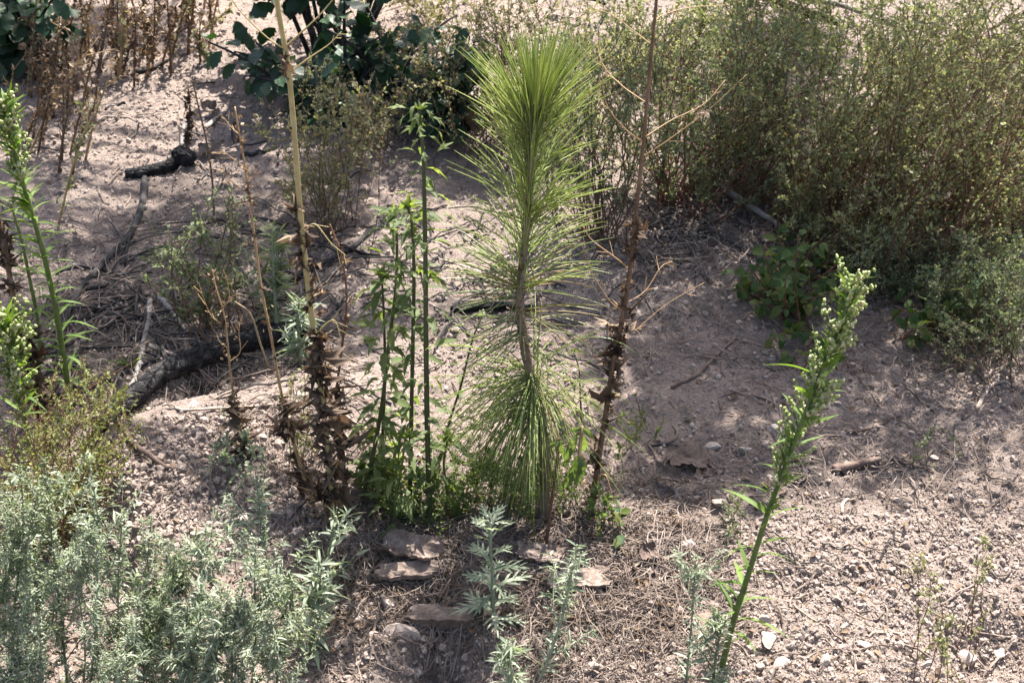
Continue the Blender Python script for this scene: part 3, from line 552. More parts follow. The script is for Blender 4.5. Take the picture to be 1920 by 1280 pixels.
# ------------------------------------------------------------------ pine sapling
def pine():
    base = at1(1022, 985); y0 = base[1] + .015
    pix = [(1022, 992), (1020, 930), (1022, 860), (1015, 790), (992, 690), (979, 620), (975, 545), (984, 460), (993, 350), (1000, 240), (1003, 205)]
    C = stem_path(pix, y0, .03, 70); C[0] = base - [0, 0, .01]
    root = thing('pine_sapling', 'young pine sapling with long bright green needles at centre', 'pine sapling', base); m_ = mpp(base)
    b = MB(); t = np.linspace(0, 1, 70); R = m_*(10.5 - 4.5*t)*(1+.10*fbm(t*40, t*0, 2)*2); R[-6:] *= np.linspace(1, .5, 6); b.tubes(C[None], R[None], 9)
    link('trunk', b.mesh('trunk', M['pinebark'], base, True), root)
    b = MB(); n = 150; tt = rng.uniform(.28, .93, n); P, T = along(C, tt); o_ = nrm(np.cross(T, rv(n))); b.inst(TINY[0], TINY[1], P+o_*m_*6, nrm(T+o_*.6), o_, rng.uniform(.004, .009, n), rng.random(n))
    link('bark_scales', b.mesh('bark_scales', M['dry'], base), root)['kind'] = 'stuff'
    def needles(n, t0, t1, e0, e1, L0, L1, g0, g1, rad, mat, name, bias=None, jit=.12):
        fi = rng.integers(0, max(8, n//3), n); nf = fi.max()+1; tt = rng.uniform(t0, t1, nf)[fi] + rng.normal(0, .004, n); tt = np.clip(tt, t0, t1); u = (tt-t0)/(t1-t0); P, T = along(C, tt)
        az = rng.uniform(0, 2*np.pi, nf)[fi] + rng.normal(0, .16, n); o_ = np.stack([np.cos(az), np.sin(az), 0*az], -1)
        if bias is not None: o_ = nrm(o_ + bias)
        o_ = nrm(o_ - (o_*T).sum(-1, keepdims=True)*T)
        el = np.radians(e0 + (e1-e0)*u + rng.normal(0, 9, nf)[fi] + rng.normal(0, 3.5, n)); el = el*(rng.uniform(.15, 1.1, nf)[fi] if t1 > .89 else 1); D = nrm(T*np.cos(el)[:, None] + o_*np.sin(el)[:, None] + jit*rng.normal(size=(n, 3))*.5)
        Ln = (L0 + (L1-L0)*u)*rng.uniform(.75, 1.08, nf)[fi]*rng.uniform(.85, 1.03, n)*m_; g_ = (g0+(g1-g0)*u)*rng.uniform(.4, 1.5, n); S = 9; s_ = np.linspace(0, 1, S)
        N = P[:, None] + Ln[:, None, None]*(D[:, None]*s_[None, :, None] + np.array([0, 0, -1.])*(g_[:, None]*s_[None]**2)[..., None])
        N += (Ln[:, None, None]*.05)*rv(n)[:, None]*(s_**2)[None, :, None]
        seg = np.linalg.norm(np.diff(N, axis=1), axis=2).sum(1); N = P[:, None] + (N-P[:, None])*(Ln/seg)[:, None, None]
        N[..., 2] = np.maximum(N[..., 2], H(N[..., 0], N[..., 1])+.004)
        rr = rad*m_*np.array([.8, 1, 1, 1, 1, .95, .85, .65, .25])
        b = MB(); b.tubes(N, np.broadcast_to(rr, (n, S)), 3, rng.random(n), cap=False)
        o = link(name, b.mesh(name, M[mat], base, True), root); o['kind'] = 'stuff'; return o
    # path parameter: 0 base ... 1 tip
    needles(270, .86, .995, 54, 40, 175, 165, .03, .0, 1.05, 'needle', 'crown_needles', jit=.2)
    needles(270, .70, .90, 58, 52, 160, 175, .10, .05, 1.0, 'needle', 'crown_needles', jit=.26)
    needles(130, .60, .76, 60, 46, 160, 165, .12, .10, 1.0, 'needle', 'crown_needles', jit=.3)
    needles(90, .55, .67, 85, 62, 165, 165, .20, .15, 1.15, 'needle_pale', 'spreading_needles', np.array([-.2, 0, 0]), .4)
    needles(50, .42, .56, 100, 85, 150, 160, .3, .2, 1.1, 'needle_pale', 'spreading_needles', np.array([-.3, 0, 0]), .4)
    needles(150, .30, .405, 85, 75, 230, 245, .75, .5, 1.2, 'needle', 'drooping_needles', np.array([-.8, -.15, 0]), 1.0)
    needles(130, .28, .40, 100, 85, 200, 240, 1.8, 1.0, 1.1, 'needle_pale', 'drooping_needles', np.array([-.4, -.4, 0]), .9)
    b = MB(); P, T = along(C, np.array([.985, .995])); V = IC2[0]*m_*np.array([5, 5, 14])+P[1]; b.add(V, IC2[1]); link('bud', b.mesh('bud', M['stem_tan'], base, True), root)
pine()

# ------------------------------------------------------------------ dead stalks with withered leaves
def stalk(name, label, pix, r0, r1, mat, dy=0.0, branches=(), dry=(), cat='weed', group=None, leafmat=None, drysz=34, seeds=0, topmat=None):
    base = plant_base(pix); m_ = mpp(base); C = stem_path(pix, base[1], dy, 60); C[0] = base - [0, 0, .01]
    root = thing(name, label, cat, base, group)
    b = MB(); t = np.linspace(0, 1, 60); k = np.mod(t*14, 1); R = m_*(r0+(r1-r0)*t)*(1+.12*np.exp(-((k-.5)/.12)**2)); b.tubes(C[None], R[None], 7)
    link('stem', b.mesh('stem', M[mat], base, True), root)
    for br in branches:
        pts, r = br[1], br[2]; d_ = C-CAM; rows = 640 - F*(d_@UP)/(d_@FW); cols = 960 + F*(d_@RT)/(d_@FW); tg = pts[0][1] + .55*abs(pts[0][0]-np.interp(pts[0][1], rows[::-1], cols[::-1])) + 6; ts = float(np.interp(tg, rows[::-1], np.linspace(1, 0, 60))); P0, T = along(C, np.array([ts])); yb = P0[0, 1]; dyb = br[3] if len(br) > 3 else random.uniform(-.06, .06)
        Q = np.vstack([P0] + [pl(np.float64(x), np.float64(y), yb + dyb*(i+1)/len(pts))[None] for i, (x, y) in enumerate(pts)])
        B = smooth_path(Q, 20); b = MB(); b.tubes(B[None], (m_*r*.62*np.linspace(1, .4, 20))[None], 5); nt_ = 5; tq = rng.uniform(.3, .95, nt_); Pq, Tq = along(B, tq); Dq = nrm(Tq + nrm(np.cross(Tq, rv(nt_)))*.9); b.tubes(Pq[:, None] + (m_*rng.uniform(8, 30, nt_))[:, None, None]*Dq[:, None]*np.linspace(0, 1, 4)[None, :, None], m_*.55, 3, cap=False); o = link('branch', b.mesh('branch', M[topmat or mat], base, True), root)
    for t0, t1, n, sz in dry:
        tt = rng.uniform(t0, t1, n); P, T = along(C, tt); o_ = nrm(np.cross(T, rv(n)))
        for i in range(n):
            ax = o_[i]*random.uniform(.2, .75) + np.array([0, 0, random.uniform(-1.6, .25)]); ax /= np.linalg.norm(ax)
            place('dry_leaf', random.choice(DRY), root, P[i]+o_[i]*m_*r0*.7, ax, np.cross(ax, rv(1)[0]), sz*m_*random.uniform(.6, 1.25), base)
    if seeds:
        b = MB(); n = seeds; tt = rng.uniform(.3, 1, n); P, T = along(C, tt); o_ = nrm(np.cross(T, rv(n))); P = P+o_*m_*rng.uniform(3, 14, n)[:, None]
        b.inst(TINY[0], TINY[1], P, rv(n), rv(n), m_*rng.uniform(5, 11, n), rng.random(n)); o = link('seed_husks', b.mesh('seed_husks', M['straw'], base), root); o['kind'] = 'stuff'
    return root, C, base
stalk('dead_stalk', 'tall yellow stalk with a skirt of withered brown leaves, left of the pine', [(626, 990), (618, 880), (606, 760), (592, 650), (578, 540), (566, 430), (557, 320), (547, 190), (538, 110), (522, 20), (512, -60), (503, -130)], 5.2, 4.2, 'stem_yellow', .0,
      branches=[(.845, [(555, 70), (600, 28), (640, -20)], 3), (.80, [(500, 70), (445, 15), (420, -30)], 2.4), (.74, [(575, 112), (615, 85), (640, 60)], 2.4), (.55, [(590, 420), (620, 455), (650, 480)], 2.2), (.40, [(625, 600), (640, 640)], 2.4), (.93, [(540, -40), (560, -90)], 2.4)],
      dry=[(.0, .30, 95, 24), (.30, .5, 30, 19), (.5, .78, 10, 14)])
stalk('dead_stalk', 'dead brown stalk with curled leaves below and bare yellow branches above, right of the pine', [(1108, 955), (1122, 860), (1138, 760), (1152, 665), (1168, 590), (1182, 500), (1192, 400), (1204, 290), (1213, 190), (1222, 90), (1230, 10), (1234, -60)], 5.5, 2.4, 'stem_dead', .03,
      branches=[(.70, [(1170, 240), (1135, 190), (1128, 110)], 2.4, -.1), (.76, [(1165, 160), (1130, 120), (1115, 60)], 2, .1), (.74, [(1260, 225), (1320, 195), (1360, 150)], 2.2, .08), (.68, [(1250, 265), (1330, 205), (1400, 140)], 2, -.05), (.88, [(1190, 60), (1150, 30), (1110, 15)], 2), (.90, [(1240, 30), (1290, 15), (1360, 10)], 2.2, .1), (.52, [(1150, 480), (1110, 450), (1090, 420)], 2.4), (.47, [(1140, 560), (1105, 500), (1090, 455)], 2, -.06),
                (.45, [(1210, 545), (1240, 500), (1260, 490)], 1.6), (.38, [(1190, 620), (1250, 570), (1320, 530)], 1.6, .06), (.05, [(1135, 890), (1150, 940)], 3, -.03), (.08, [(1095, 900), (1098, 948)], 2.4, -.03)],
      dry=[(.02, .2, 16, 17), (.2, .42, 44, 20), (.42, .55, 22, 14)], topmat='stem_tan')
stalk('dry_weed', 'thin orange-tan dry weed with small seed tufts, left of the yellow stalk', [(592, 958), (565, 880), (540, 790), (522, 710), (508, 630), (490, 540), (474, 420), (462, 330), (450, 260), (440, 200)], 3.2, 1.5, 'stem_tan', .05,
      branches=[(.8, [(440, 300), (412, 280)], 1.8), (.72, [(470, 340), (485, 322)], 1.6), (.62, [(440, 345), (425, 330), (415, 310)], 1.6), (.88, [(435, 240), (415, 215)], 1.5), (.3, [(560, 760), (575, 745)], 1.8)], dry=[(.0, .3, 22, 24), (.3, .9, 14, 14)], seeds=40)
stalk('dry_weed', 'low tan dry weed with branching seed heads in front of the green bush', [(470, 862), (450, 800), (436, 730), (428, 660), (420, 590), (405, 540), (398, 505)], 2.5, 1.2, 'stem_tan', .04,
      branches=[(.75, [(430, 560), (425, 515)], 1.5), (.65, [(395, 590), (372, 530)], 1.5), (.45, [(450, 660), (448, 620), (455, 590)], 1.8), (.5, [(412, 640), (405, 625)], 1.5)], dry=[(0, .35, 26, 22), (.35, 1, 12, 13)], seeds=36)
stalk('dry_weed', 'slim tan weed arching beside the withered skirt of the yellow stalk', [(640, 950), (645, 860), (630, 760), (640, 660), (650, 560), (640, 480), (618, 420)], 3, 1.6, 'stem_red', .06, branches=[(.6, [(600, 640), (575, 590), (540, 540)], 1.6)], dry=[(0, .4, 22, 26), (.4, .9, 10, 14)], seeds=20)
stalk('dead_stalk', 'dead brown leafy stalk at the left edge', [(88, 830), (75, 760), (55, 690), (35, 610), (22, 540), (8, 460), (-5, 400)], 6, 4, 'stem_dead', .03, dry=[(0, .5, 90, 22), (.5, 1, 40, 18)])
stalk('dry_weed', 'leaning straw coloured stem above the charred log end', [(508, 700), (490, 650), (470, 590), (440, 565)], 2.2, 1.6, 'straw', .0)
stalk('dry_weed', 'short brown dry weed standing above the charred stump', [(350, 300), (352, 250), (356, 200), (352, 160)], 2.5, 1.3, 'stem_red', .02, dry=[(.1, .9, 24, 13)], seeds=18)
stalk('dry_weed', 'thin straight brown weed right of the charred stump', [(402, 420), (398, 340), (388, 270), (372, 200), (360, 145)], 2.2, 1.2, 'stem_brown', .02, branches=[(.3, [(410, 340), (415, 290)], 1.2)], seeds=20)

# ------------------------------------------------------------------ green leafy weeds by the pine
def leafy(label, pix, r0, r1, mat, nodes, sz0, sz1, dy=0, start=.08, cat='weed', droop=.4, leaves=None, name='leafy_weed', tips=10, per=3, dens=1.0):
    base = plant_base(pix); m_ = mpp(base); C = stem_path(pix, base[1], dy, 50); C[0] = base - [0, 0, .01]; root = thing(name, label, cat, base)
    b = MB(); t = np.linspace(0, 1, 50); b.tubes(C[None], (m_*(r0+(r1-r0)*t))[None], 7); link('stem', b.mesh('stem', M[mat], base, True), root)
    for i in range(nodes):
        tt = start + (1-start)*i/(nodes-1); P, T = along(C, np.array([tt])); a0 = i*1.57 + random.uniform(-.3, .3)
        for j in range(per if random.random() < dens else 1):
            a = a0 + j*2*math.pi/per + random.uniform(-.4, .4); o_ = np.array([math.cos(a), math.sin(a), 0]); up = random.uniform(-droop, .55) + .5*tt
            ax = o_ + np.array([0, 0, up]); sz = (sz0+(sz1-sz0)*tt)*m_*random.uniform(.7, 1.25); off = o_*m_*random.uniform(5, 26) + np.array([0, 0, m_*random.uniform(-6, 10)])
            place('leaf', random.choice(leaves or WEED), root, P[0]+off, ax, np.array([0, 0, 1])+rv(1)[0]*.5, sz, base)
    P, T = along(C, np.array([.99]))
    for j in range(tips):
        ax = rv(1)[0]*.8 + [0, 0, 1]; place('leaf', random.choice(leaves or WEED), root, P[0], ax, rv(1)[0]+[0, 0, .5], sz1*m_*random.uniform(.5, .8), base)
    return root, C
leafy('tall green weed with thick straight stem left of the pine', [(806, 985), (804, 900), (801, 780), (799, 640), (798, 500), (796, 380), (794, 300), (790, 240), (786, 205)], 6, 2.5, 'stem_olive', 17, 46, 28, .02, droop=1.1, per=4)
leafy('green weed with dark stem, second from the yellow stalk', [(768, 960), (770, 850), (772, 740), (775, 600), (776, 500), (772, 420), (765, 390)], 4.6, 2.4, 'stem_olive', 17, 46, 36, .05, droop=1.0, per=4)
leafy('leaning green weed with drooping lobed leaves nearest the yellow stalk', [(678, 940), (700, 850), (716, 760), (730, 640), (742, 540), (744, 450), (738, 405)], 4.4, 2.2, 'stem_olive', 17, 46, 36, .05, droop=1.0, per=4)
leafy('short green weed tucked between the two dark-stemmed weeds', [(715, 900), (718, 800), (722, 700), (720, 600), (716, 520)], 3.4, 2, 'stem_olive', 13, 54, 46, .0, droop=.9)
leafy('low bushy green weed at the foot of the tall green weed', [(835, 965), (838, 920), (832, 870), (838, 830)], 3, 2, 'stem_green', 7, 58, 44, 0, droop=.9)
leafy('sprawling green weed in front of the tall green weed', [(740, 985), (742, 930), (752, 880), (760, 820)], 3, 2, 'stem_green', 8, 56, 44, -.02, droop=.9)
leafy('dark slanting weed stem with few leaves behind the pine', [(815, 900), (840, 800), (865, 720), (885, 640), (905, 590)], 3, 1.4, 'stem_olive', 8, 26, 22, .05, per=2, tips=4)
leafy('small dark weed right of the pine in shade', [(1090, 790), (1088, 740), (1085, 690), (1075, 660)], 2, 1, 'stem_olive', 7, 24, 20, 0, droop=.8, tips=4)
# side shoots of the tall weed at its top
# wilted broad-leaved plant
def wilted():
    pix = [(1024, 1030), (1030, 970), (1040, 900), (1047, 840), (1048, 822)]; base = plant_base(pix); m_ = mpp(base)
    root = thing('wilted_plant', 'wilted pale green plant drooping on a brown broken stem before the pine', 'weed', base)
    C = stem_path(pix, base[1], 0, 30); C[0] = base-[0, 0, .01]; b = MB(); b.tubes(C[None], (m_*np.linspace(3.2, 2.6, 30))[None], 8); link('stem', b.mesh('stem', M['stem_red'], base, True), root)
    y0 = base[1]-.01; Q = np.array([pl(np.float64(x), np.float64(y), y0-.01*i) for i, (x, y) in enumerate([(1048, 838), (1068, 832), (1084, 812), (1092, 800), (1088, 830), (1086, 860)])])
    B = smooth_path(Q, 26); b = MB(); b.tubes(B[None], (m_*np.linspace(1.8, 3.2, 26))[None], 6); link('bent_shoot', b.mesh('bent_shoot', M['straw'], base, True), root)
    for x, y, dx, dz, s_ in [(1092, 800, -.8, -.4, 26), (1088, 803, .9, -.5, 34), (1082, 815, -.4, -1, 40), (1090, 815, .25, -1, 44), (1086, 850, -.15, -1, 62), (1088, 860, .1, -1, 50), (1075, 835, -.5, -.9, 36), (1048, 826, -.8, -.7, 30), (1050, 826, .2, -1, 34), (1084, 858, -.3, -1, 70), (1080, 870, .1, -1, 60), (1068, 832, -.1, -1, 44)]:
        p = pl(np.float64(x), np.float64(y), y0-.02+random.uniform(-.02, .02)); ax = np.array([dx, random.uniform(-.4, .3), dz]); place('leaf', random.choice(WILT), root, p, ax, np.array([random.uniform(-.9, .9), -1, .4]), (s_*m_, s_*m_*.65, s_*m_), base)
wilted()

# ------------------------------------------------------------------ horseweeds
def horseweed(label, pix, r0, r1, head, nb, blen, leaves, lsz, dy=0, budn=9, seedc=0, budsize=3.6, bl=True):
    base = plant_base(pix); m_ = mpp(base); C = stem_path(pix, base[1], dy, 60); C[0] = base-[0, 0, .01]
    root = thing('horseweed', label, 'weed', base); b = MB(); t = np.linspace(0, 1, 60); b.tubes(C[None], (m_*(r0+(r1-r0)*t))[None], 8); link('stem', b.mesh('stem', M['stem_green'], base, True), root)
    for t0, t1, n in leaves:
        for i in range(n):
            tt = t0 + (t1-t0)*(i+random.random())/n; P, T = along(C, np.array([tt])); a = i*2.4+random.uniform(-.5, .5); o_ = np.array([math.cos(a), math.sin(a)*.8, 0])
            ax = o_ + T[0]*random.uniform(.25, 1.0); place('leaf', random.choice(LAN), root, P[0]+o_*m_*r0*.5, ax, np.array([0, 0, 1])+rv(1)[0]*.4, lsz*m_*random.uniform(.6, 1.15), base)
    if nb:
        s = MB(); bd = MB(); tt = rng.uniform(head, 1.0, nb); P, T = along(C, tt); o_ = nrm(np.cross(T, rv(nb))); u = (tt-head)/(1-head)
        Ln = m_*blen*(1-.45*np.abs(u-.55)*1.4)*rng.uniform(.6, 1.15, nb); D = nrm(o_*.95 + T*.8); S = 5; q = np.linspace(0, 1, S)
        cur = P[:, None] + Ln[:, None, None]*(D[:, None]*q[None, :, None] + T[:, None]*.18*(q**2)[None, :, None]); s.tubes(cur, m_*np.linspace(1.3, .7, S)[None]*np.ones((nb, 1)), 4, cap=False)
        o = link('flower_branches', s.mesh('flower_branches', M['stem_green'], base, True), root); o['kind'] = 'stuff'
        n = nb*budn; i = rng.integers(0, nb, n); qq = rng.uniform(.3, 1.05, n); Pb = P[i] + Ln[i, None]*(D[i]*qq[:, None] + T[i]*.18*(qq**2)[:, None]) + rv(n)*m_*rng.uniform(1, 7, n)[:, None]
        ax = nrm(T[i]+rv(n)*.7); bd.inst(IC1[0], IC1[1], Pb, ax, rv(n), np.stack([np.full(n, 1.35), np.full(n, .85), np.full(n, .85)], -1)*(m_*budsize*rng.uniform(.6, 1.15, n))[:, None], rng.random(n))
        o = link('flower_buds', bd.mesh('flower_buds', M['bud'], base, True), root); o['kind'] = 'stuff'
        lf = MB(); k = nb*2; tt = rng.uniform(head*.85, 1, k); P, T = along(C, tt); o_ = nrm(np.cross(T, rv(k))); lf.inst(LANT[0], LANT[1], P, nrm(o_*.8+T*.9), rv(k)+[0, 0, .6], m_*rng.uniform(22, 44, k), rng.random(k))
        o = link('small_leaves', lf.mesh('small_leaves', M['weed_bright'], base, True), root); o['kind'] = 'stuff'
    return root
horseweed('leaning horseweed with dense pale flower buds in the right foreground', [(1352, 1255), (1375, 1165), (1402, 1080), (1440, 960), (1478, 860), (1515, 760), (1550, 670), (1578, 600), (1596, 530)], 6, 2.6, .42, 80, 56, [(.06, .42, 26), (.42, .7, 10)], 74, dy=.05, budn=13, budsize=3.5)
horseweed('horseweed with narrow leaves and flower tip at the left edge', [(135, 760), (122, 690), (108, 600), (92, 520), (72, 440), (45, 350), (22, 270), (5, 190)], 6, 3, .72, 46, 42, [(.05, .75, 70)], 56, dy=-.04)
horseweed('pale flowered horseweed with a fat bud cluster at the left edge', [(70, 900), (55, 830), (40, 760), (28, 700), (15, 640), (5, 600)], 5, 3, .45, 60, 60, [(.05, .5, 20)], 50, dy=-.05, budn=12)
horseweed('thin green horseweed stem with yellowing lower leaves by the left trench', [(75, 680), (70, 600), (55, 520), (40, 450), (20, 380)], 4, 2, 1, 0, 0, [(.1, 1, 36)], 50)

# ------------------------------------------------------------------ silvery mugwort
def mugwort(label, pix, r, lsz, nl, buds=0.5, dy=0, group=None, mat='silver', obj_leaves=False, top=.5, side=6):
    base = plant_base(pix); m_ = mpp(base); C = stem_path(pix, base[1], dy, 40); C[0] = base-[0, 0, .01]; root = thing('mugwort', label, 'mugwort', base, group)
    b = MB(); b.tubes(C[None], (m_*np.linspace(r, r*.4, 40))[None], 6); Ln = np.linalg.norm(np.diff(C, axis=0), axis=1).sum(); paths = [C]
    for i in range(side):
        tt = random.uniform(.15, .8); P, T = along(C, np.array([tt])); o_ = nrm(np.cross(T, rv(1))); Lb = Ln*random.uniform(.16, .42)*(1.15-tt*.7); q = np.linspace(0, 1, 8)[:, None]
        B = P + Lb*(q*(o_*.75+T*.7) + q**2*T*.3 + np.sin(q*5+i)*.03); b.tubes(B[None], (m_*np.linspace(r*.5, r*.25, 8))[None], 5); paths.append(B)
    link('stem', b.mesh('stem', M['silver'], base, True), root)
    if obj_leaves:
        for i in range(nl):
            tt = .08+.9*i/nl; P, T = along(C, np.array([tt])); a = i*2.4; o_ = np.array([math.cos(a), math.sin(a)*.9, 0]); up = random.uniform(-.2, .7)+tt*.8
            place('leaf', random.choice(CUT), root, P[0], o_+[0, 0, up], np.array([0, 0, 1])+rv(1)[0]*.3-o_*.2, lsz*m_*(1.15-.6*tt)*random.uniform(.8, 1.2), base)
    else:
        b = MB()
        for j, B in enumerate(paths):
            n = nl if j == 0 else max(14, int(nl*.28)); tt = rng.uniform(.05 if j == 0 else .2, 1, n); P, T = along(B, tt); o_ = nrm(np.cross(T, rv(n)))
            b.inst(LANT[0], LANT[1], P, nrm(o_ + T*rng.uniform(.1, 1.2, n)[:, None] + [0, 0, -.1]), rv(n)*.8+[0, 0, .8], m_*lsz*np.minimum(np.exp(rng.normal(-.3, .35, n)), 1.15)*(1.1-.45*tt), rng.random(n))
        o = link('leaves', b.mesh('leaves', M[mat], base, True), root); o['kind'] = 'stuff'
    if buds:
        b = MB()
        for j, B in enumerate(paths):
            n = int(nl*buds*(1 if j == 0 else .3)); tt = rng.uniform(top, 1.0, n); P, T = along(B, tt); P = P + nrm(np.cross(T, rv(n)))*m_*rng.uniform(2, 11, n)[:, None]
            b.inst(OV[1], OCT[1], P, rv(n), rv(n), m_*rng.uniform(1.2, 2.9, n), rng.random(n))
        o = link('buds', b.mesh('buds', M['bud_white'], base, True), root); o['kind'] = 'stuff'
    return root
mugwort('small silver-green mugwort sprig with cut leaves at bottom centre', [(925, 1178), (925, 1120), (922, 1060), (918, 1000), (914, 965)], 4, 66, 30, .5, 0, obj_leaves=True, side=0, top=.75)
mugwort('pale slender mugwort with beaded buds right of the bottom sprig', [(1005, 1290), (1030, 1230), (1050, 1170), (1065, 1110), (1075, 1060), (1082, 1020)], 3, 32, 90, .9, .02, top=.3)
mugwort('pale mugwort leaning at the bottom edge right of the slender one', [(955, 1320), (960, 1280), (955, 1230), (950, 1200)], 3, 40, 60, .5, 0)
mugwort('mugwort with white buds beside the horseweed base', [(1330, 1330), (1338, 1270), (1345, 1210), (1362, 1160)], 3.4, 34, 80, 1.2, 0, top=.2)
mugwort('slender mugwort left of the round pink-grey stone', [(1285, 1290), (1292, 1220), (1298, 1150), (1302, 1085), (1304, 1040)], 2.6, 28, 80, .9, .02, top=.3)
mugwort('tall mugwort sprig right of the mugwort thicket', [(600, 1120), (610, 1070), (622, 1010), (632, 950)], 3, 46, 50, .3, .0, side=3)
mugwort('dark green mugwort at the right side of the thicket', [(585, 1230), (590, 1170), (600, 1110), (598, 1050)], 4, 52, 90, .2, 0, 'mugwort thicket', side=5)
BL = [(35, 870, 20, 1300), (120, 905, 130, 1320), (200, 880, 190, 1300), (300, 930, 290, 1320), (15, 1000, -60, 1320), (60, 930, 40, 1330), (110, 985, 70, 1345), (175, 960, 150, 1350), (220, 1000, 205, 1350), (150, 1090, 150, 1380), (40, 1110, 20, 1400), (270, 1080, 260, 1370), (320, 1020, 300, 1330), (355, 985, 345, 1290),
      (410, 1060, 385, 1350), (480, 960, 470, 1300), (510, 900, 500, 1180), (455, 1100, 430, 1380), (540, 1080, 525, 1350), (330, 1130, 330, 1400), (90, 1160, 60, 1420), (215, 1130, 225, 1400), (20, 1190, -20, 1400), (390, 1150, 400, 1400), (270, 1180, 290, 1420), (500, 1130, 500, 1380)]
ORD = ['first', 'second', 'third', 'fourth', 'fifth', 'sixth', 'seventh', 'eighth', 'ninth', 'tenth', 'eleventh', 'twelfth', 'thirteenth', 'fourteenth']
for row, sel in (('back', [q for q in BL if q[1] <= 1020]), ('middle', [q for q in BL if 1020 < q[1] <= 1110]), ('front', [q for q in BL if q[1] > 1110])):
    for i, (tx, ty, bx, by) in enumerate(sorted(sel)):
        ty += random.uniform(-50, 50); tx += random.uniform(-45, 45)
        mugwort('silvery mugwort stem, %s from the left in the %s row of the bottom left thicket' % (ORD[i], row), [(bx, by), (bx+(tx-bx)*.35+random.uniform(-14, 14), by+(ty-by)*.35), (bx+(tx-bx)*.7+random.uniform(-14, 14), by+(ty-by)*.7), (tx, ty)], 2.4, random.uniform(20, 30), random.randint(110, 210), random.uniform(.3, 1.1), random.uniform(-.03, .1), 'mugwort thicket', random.choice(['silver', 'silver', 'silver_green']), side=random.randint(7, 14), top=random.uniform(.2, .6))
mugwort('grey-green mugwort standing behind the charred log', [(520, 640), (516, 570), (512, 500), (508, 420)], 4, 40, 110, .1, .02, mat='shrub_cool', side=7)
mugwort('blue-grey leafy mugwort beside the brown leaf skirt', [(565, 690), (562, 650), (558, 600), (562, 560)], 4, 44, 80, 0, 0, side=6)

# ------------------------------------------------------------------ fine-leaved shrubs
def shrub(label, bases, crown, nb, twigs, leaves, lsz, leafmat, stemmat, depth=.18, bare=.25, rs=3.0, bow=.12, name='shrub', twl=.3, group=None, basew=32, cat='shrub', edge=.5):
    """bases: photo pixels of the root crowns; crown: (cx, cy, rx, ry) in photo pixels; branches run from base to points of the crown"""
    B0 = at([q[0] for q in bases], [q[1] for q in bases]); base = B0.mean(0); m_ = mpp(base); root = thing(name, label, cat, base, group); cx, cy, rx, ry = crown
    for i in range(nb):
        p0 = B0[i % len(B0)] + np.array([random.gauss(0, basew)*m_, random.gauss(0, basew)*m_, 0]); p0[2] = H(p0[0], p0[1]) - .01
        a = random.uniform(0, 2*math.pi); q = random.random()**edge; tx, ty = cx+rx*q*math.cos(a), cy+ry*q*math.sin(a)
        p1 = pl(np.float64(tx), np.float64(ty), p0[1] + random.uniform(-depth*.7, depth)); p1[2] = max(p1[2], H(p1[0], p1[1])+.06)
        Ld = np.linalg.norm(p1-p0); t = np.linspace(0, 1, 16)[:, None]; side_ = rv(1)[0]*Ld*(bow+.16); arch = np.array([0, 0, Ld*bow])
        C = p0 + (p1-p0)*t + np.sin(np.pi*t)*(side_*.5+arch*.5) + (t*(1-t))*0
        C[1:] += np.cumsum(rng.normal(0, Ld*.006, (15, 3)), 0)
        b = MB(); b.tubes(C[None], (m_*rs*.55*np.linspace(1, .3, 16))[None], 5); lf = MB()
        n = twigs; tt = bare + (1-bare)*rng.random(n)**.8; P, T = along(C, tt); o_ = nrm(np.cross(T, rv(n))); D = nrm(T*rng.uniform(.6, 1.2, n)[:, None] + o_*rng.uniform(.3, 1.0, n)[:, None] + rv(n)*.35 + [.08, 0, .02])
        Lt = Ld*twl*rng.uniform(.4, 1.1, n)*(1.15-.55*tt); S = 4; s_ = np.linspace(0, 1, S); cur = P[:, None] + Lt[:, None, None]*(D[:, None]*s_[None, :, None] + rv(n)[:, None]*.14*(s_**2)[None, :, None])
        cur[..., 2] = np.maximum(cur[..., 2], H(cur[..., 0], cur[..., 1])+.005)
        b.tubes(cur, m_*rs*.24*np.linspace(1, .5, S)[None]*np.ones((n, 1)), 3, rng.random(n), cap=False)
        br = link('branch', b.mesh('branch', M[stemmat], base, True), root)
        k = int(n*leaves*1.15*random.choice([.4, .8, 1, 1.2, 1.3])); j = rng.integers(0, n, k); f = rng.uniform(.1, 1, k)*(S-1); fi = np.minimum(f.astype(int), S-2); fr = (f-fi)[:, None]; Pp = cur[j, fi]*(1-fr) + cur[j, fi+1]*fr
        k2 = max(6, leaves*2); t2 = rng.uniform(bare+.1, 1, k2); P2, T2 = along(C, t2); Pp = np.vstack([Pp, P2]); DD = np.vstack([D[j], T2]); kk = k+k2
        lf.inst(TINY[0], TINY[1], Pp, nrm(DD*.6 + rv(kk)), nrm(rv(kk)*.9 + [0, 0, .5]), m_*lsz*.78*np.minimum(np.exp(rng.normal(-.2, .38, kk)), 1.5), rng.random(kk))
        o = link('leaves', lf.mesh('leaves', M[leafmat], base), br); o['kind'] = 'stuff'
    return root
RB = dict(basew=40)
shrub('large olive green shrub filling the upper right with slanting stems', [(1470, 440), (1500, 450), (1550, 470), (1530, 400), (1600, 430), (1490, 350)], (1690, 215, 300, 230), 86, 14, 17, 9.6, 'shrub', 'stem_red', .3, .15, 3, .04, twl=.34, **RB)
shrub('spreading olive shrub at the right edge with long slanting stems', [(1670, 510), (1720, 500), (1640, 520), (1780, 500), (1700, 420), (1760, 400)], (1880, 250, 300, 260), 90, 14, 17, 9.6, 'shrub', 'stem_red', .3, .15, 3, .04, twl=.34, **RB)
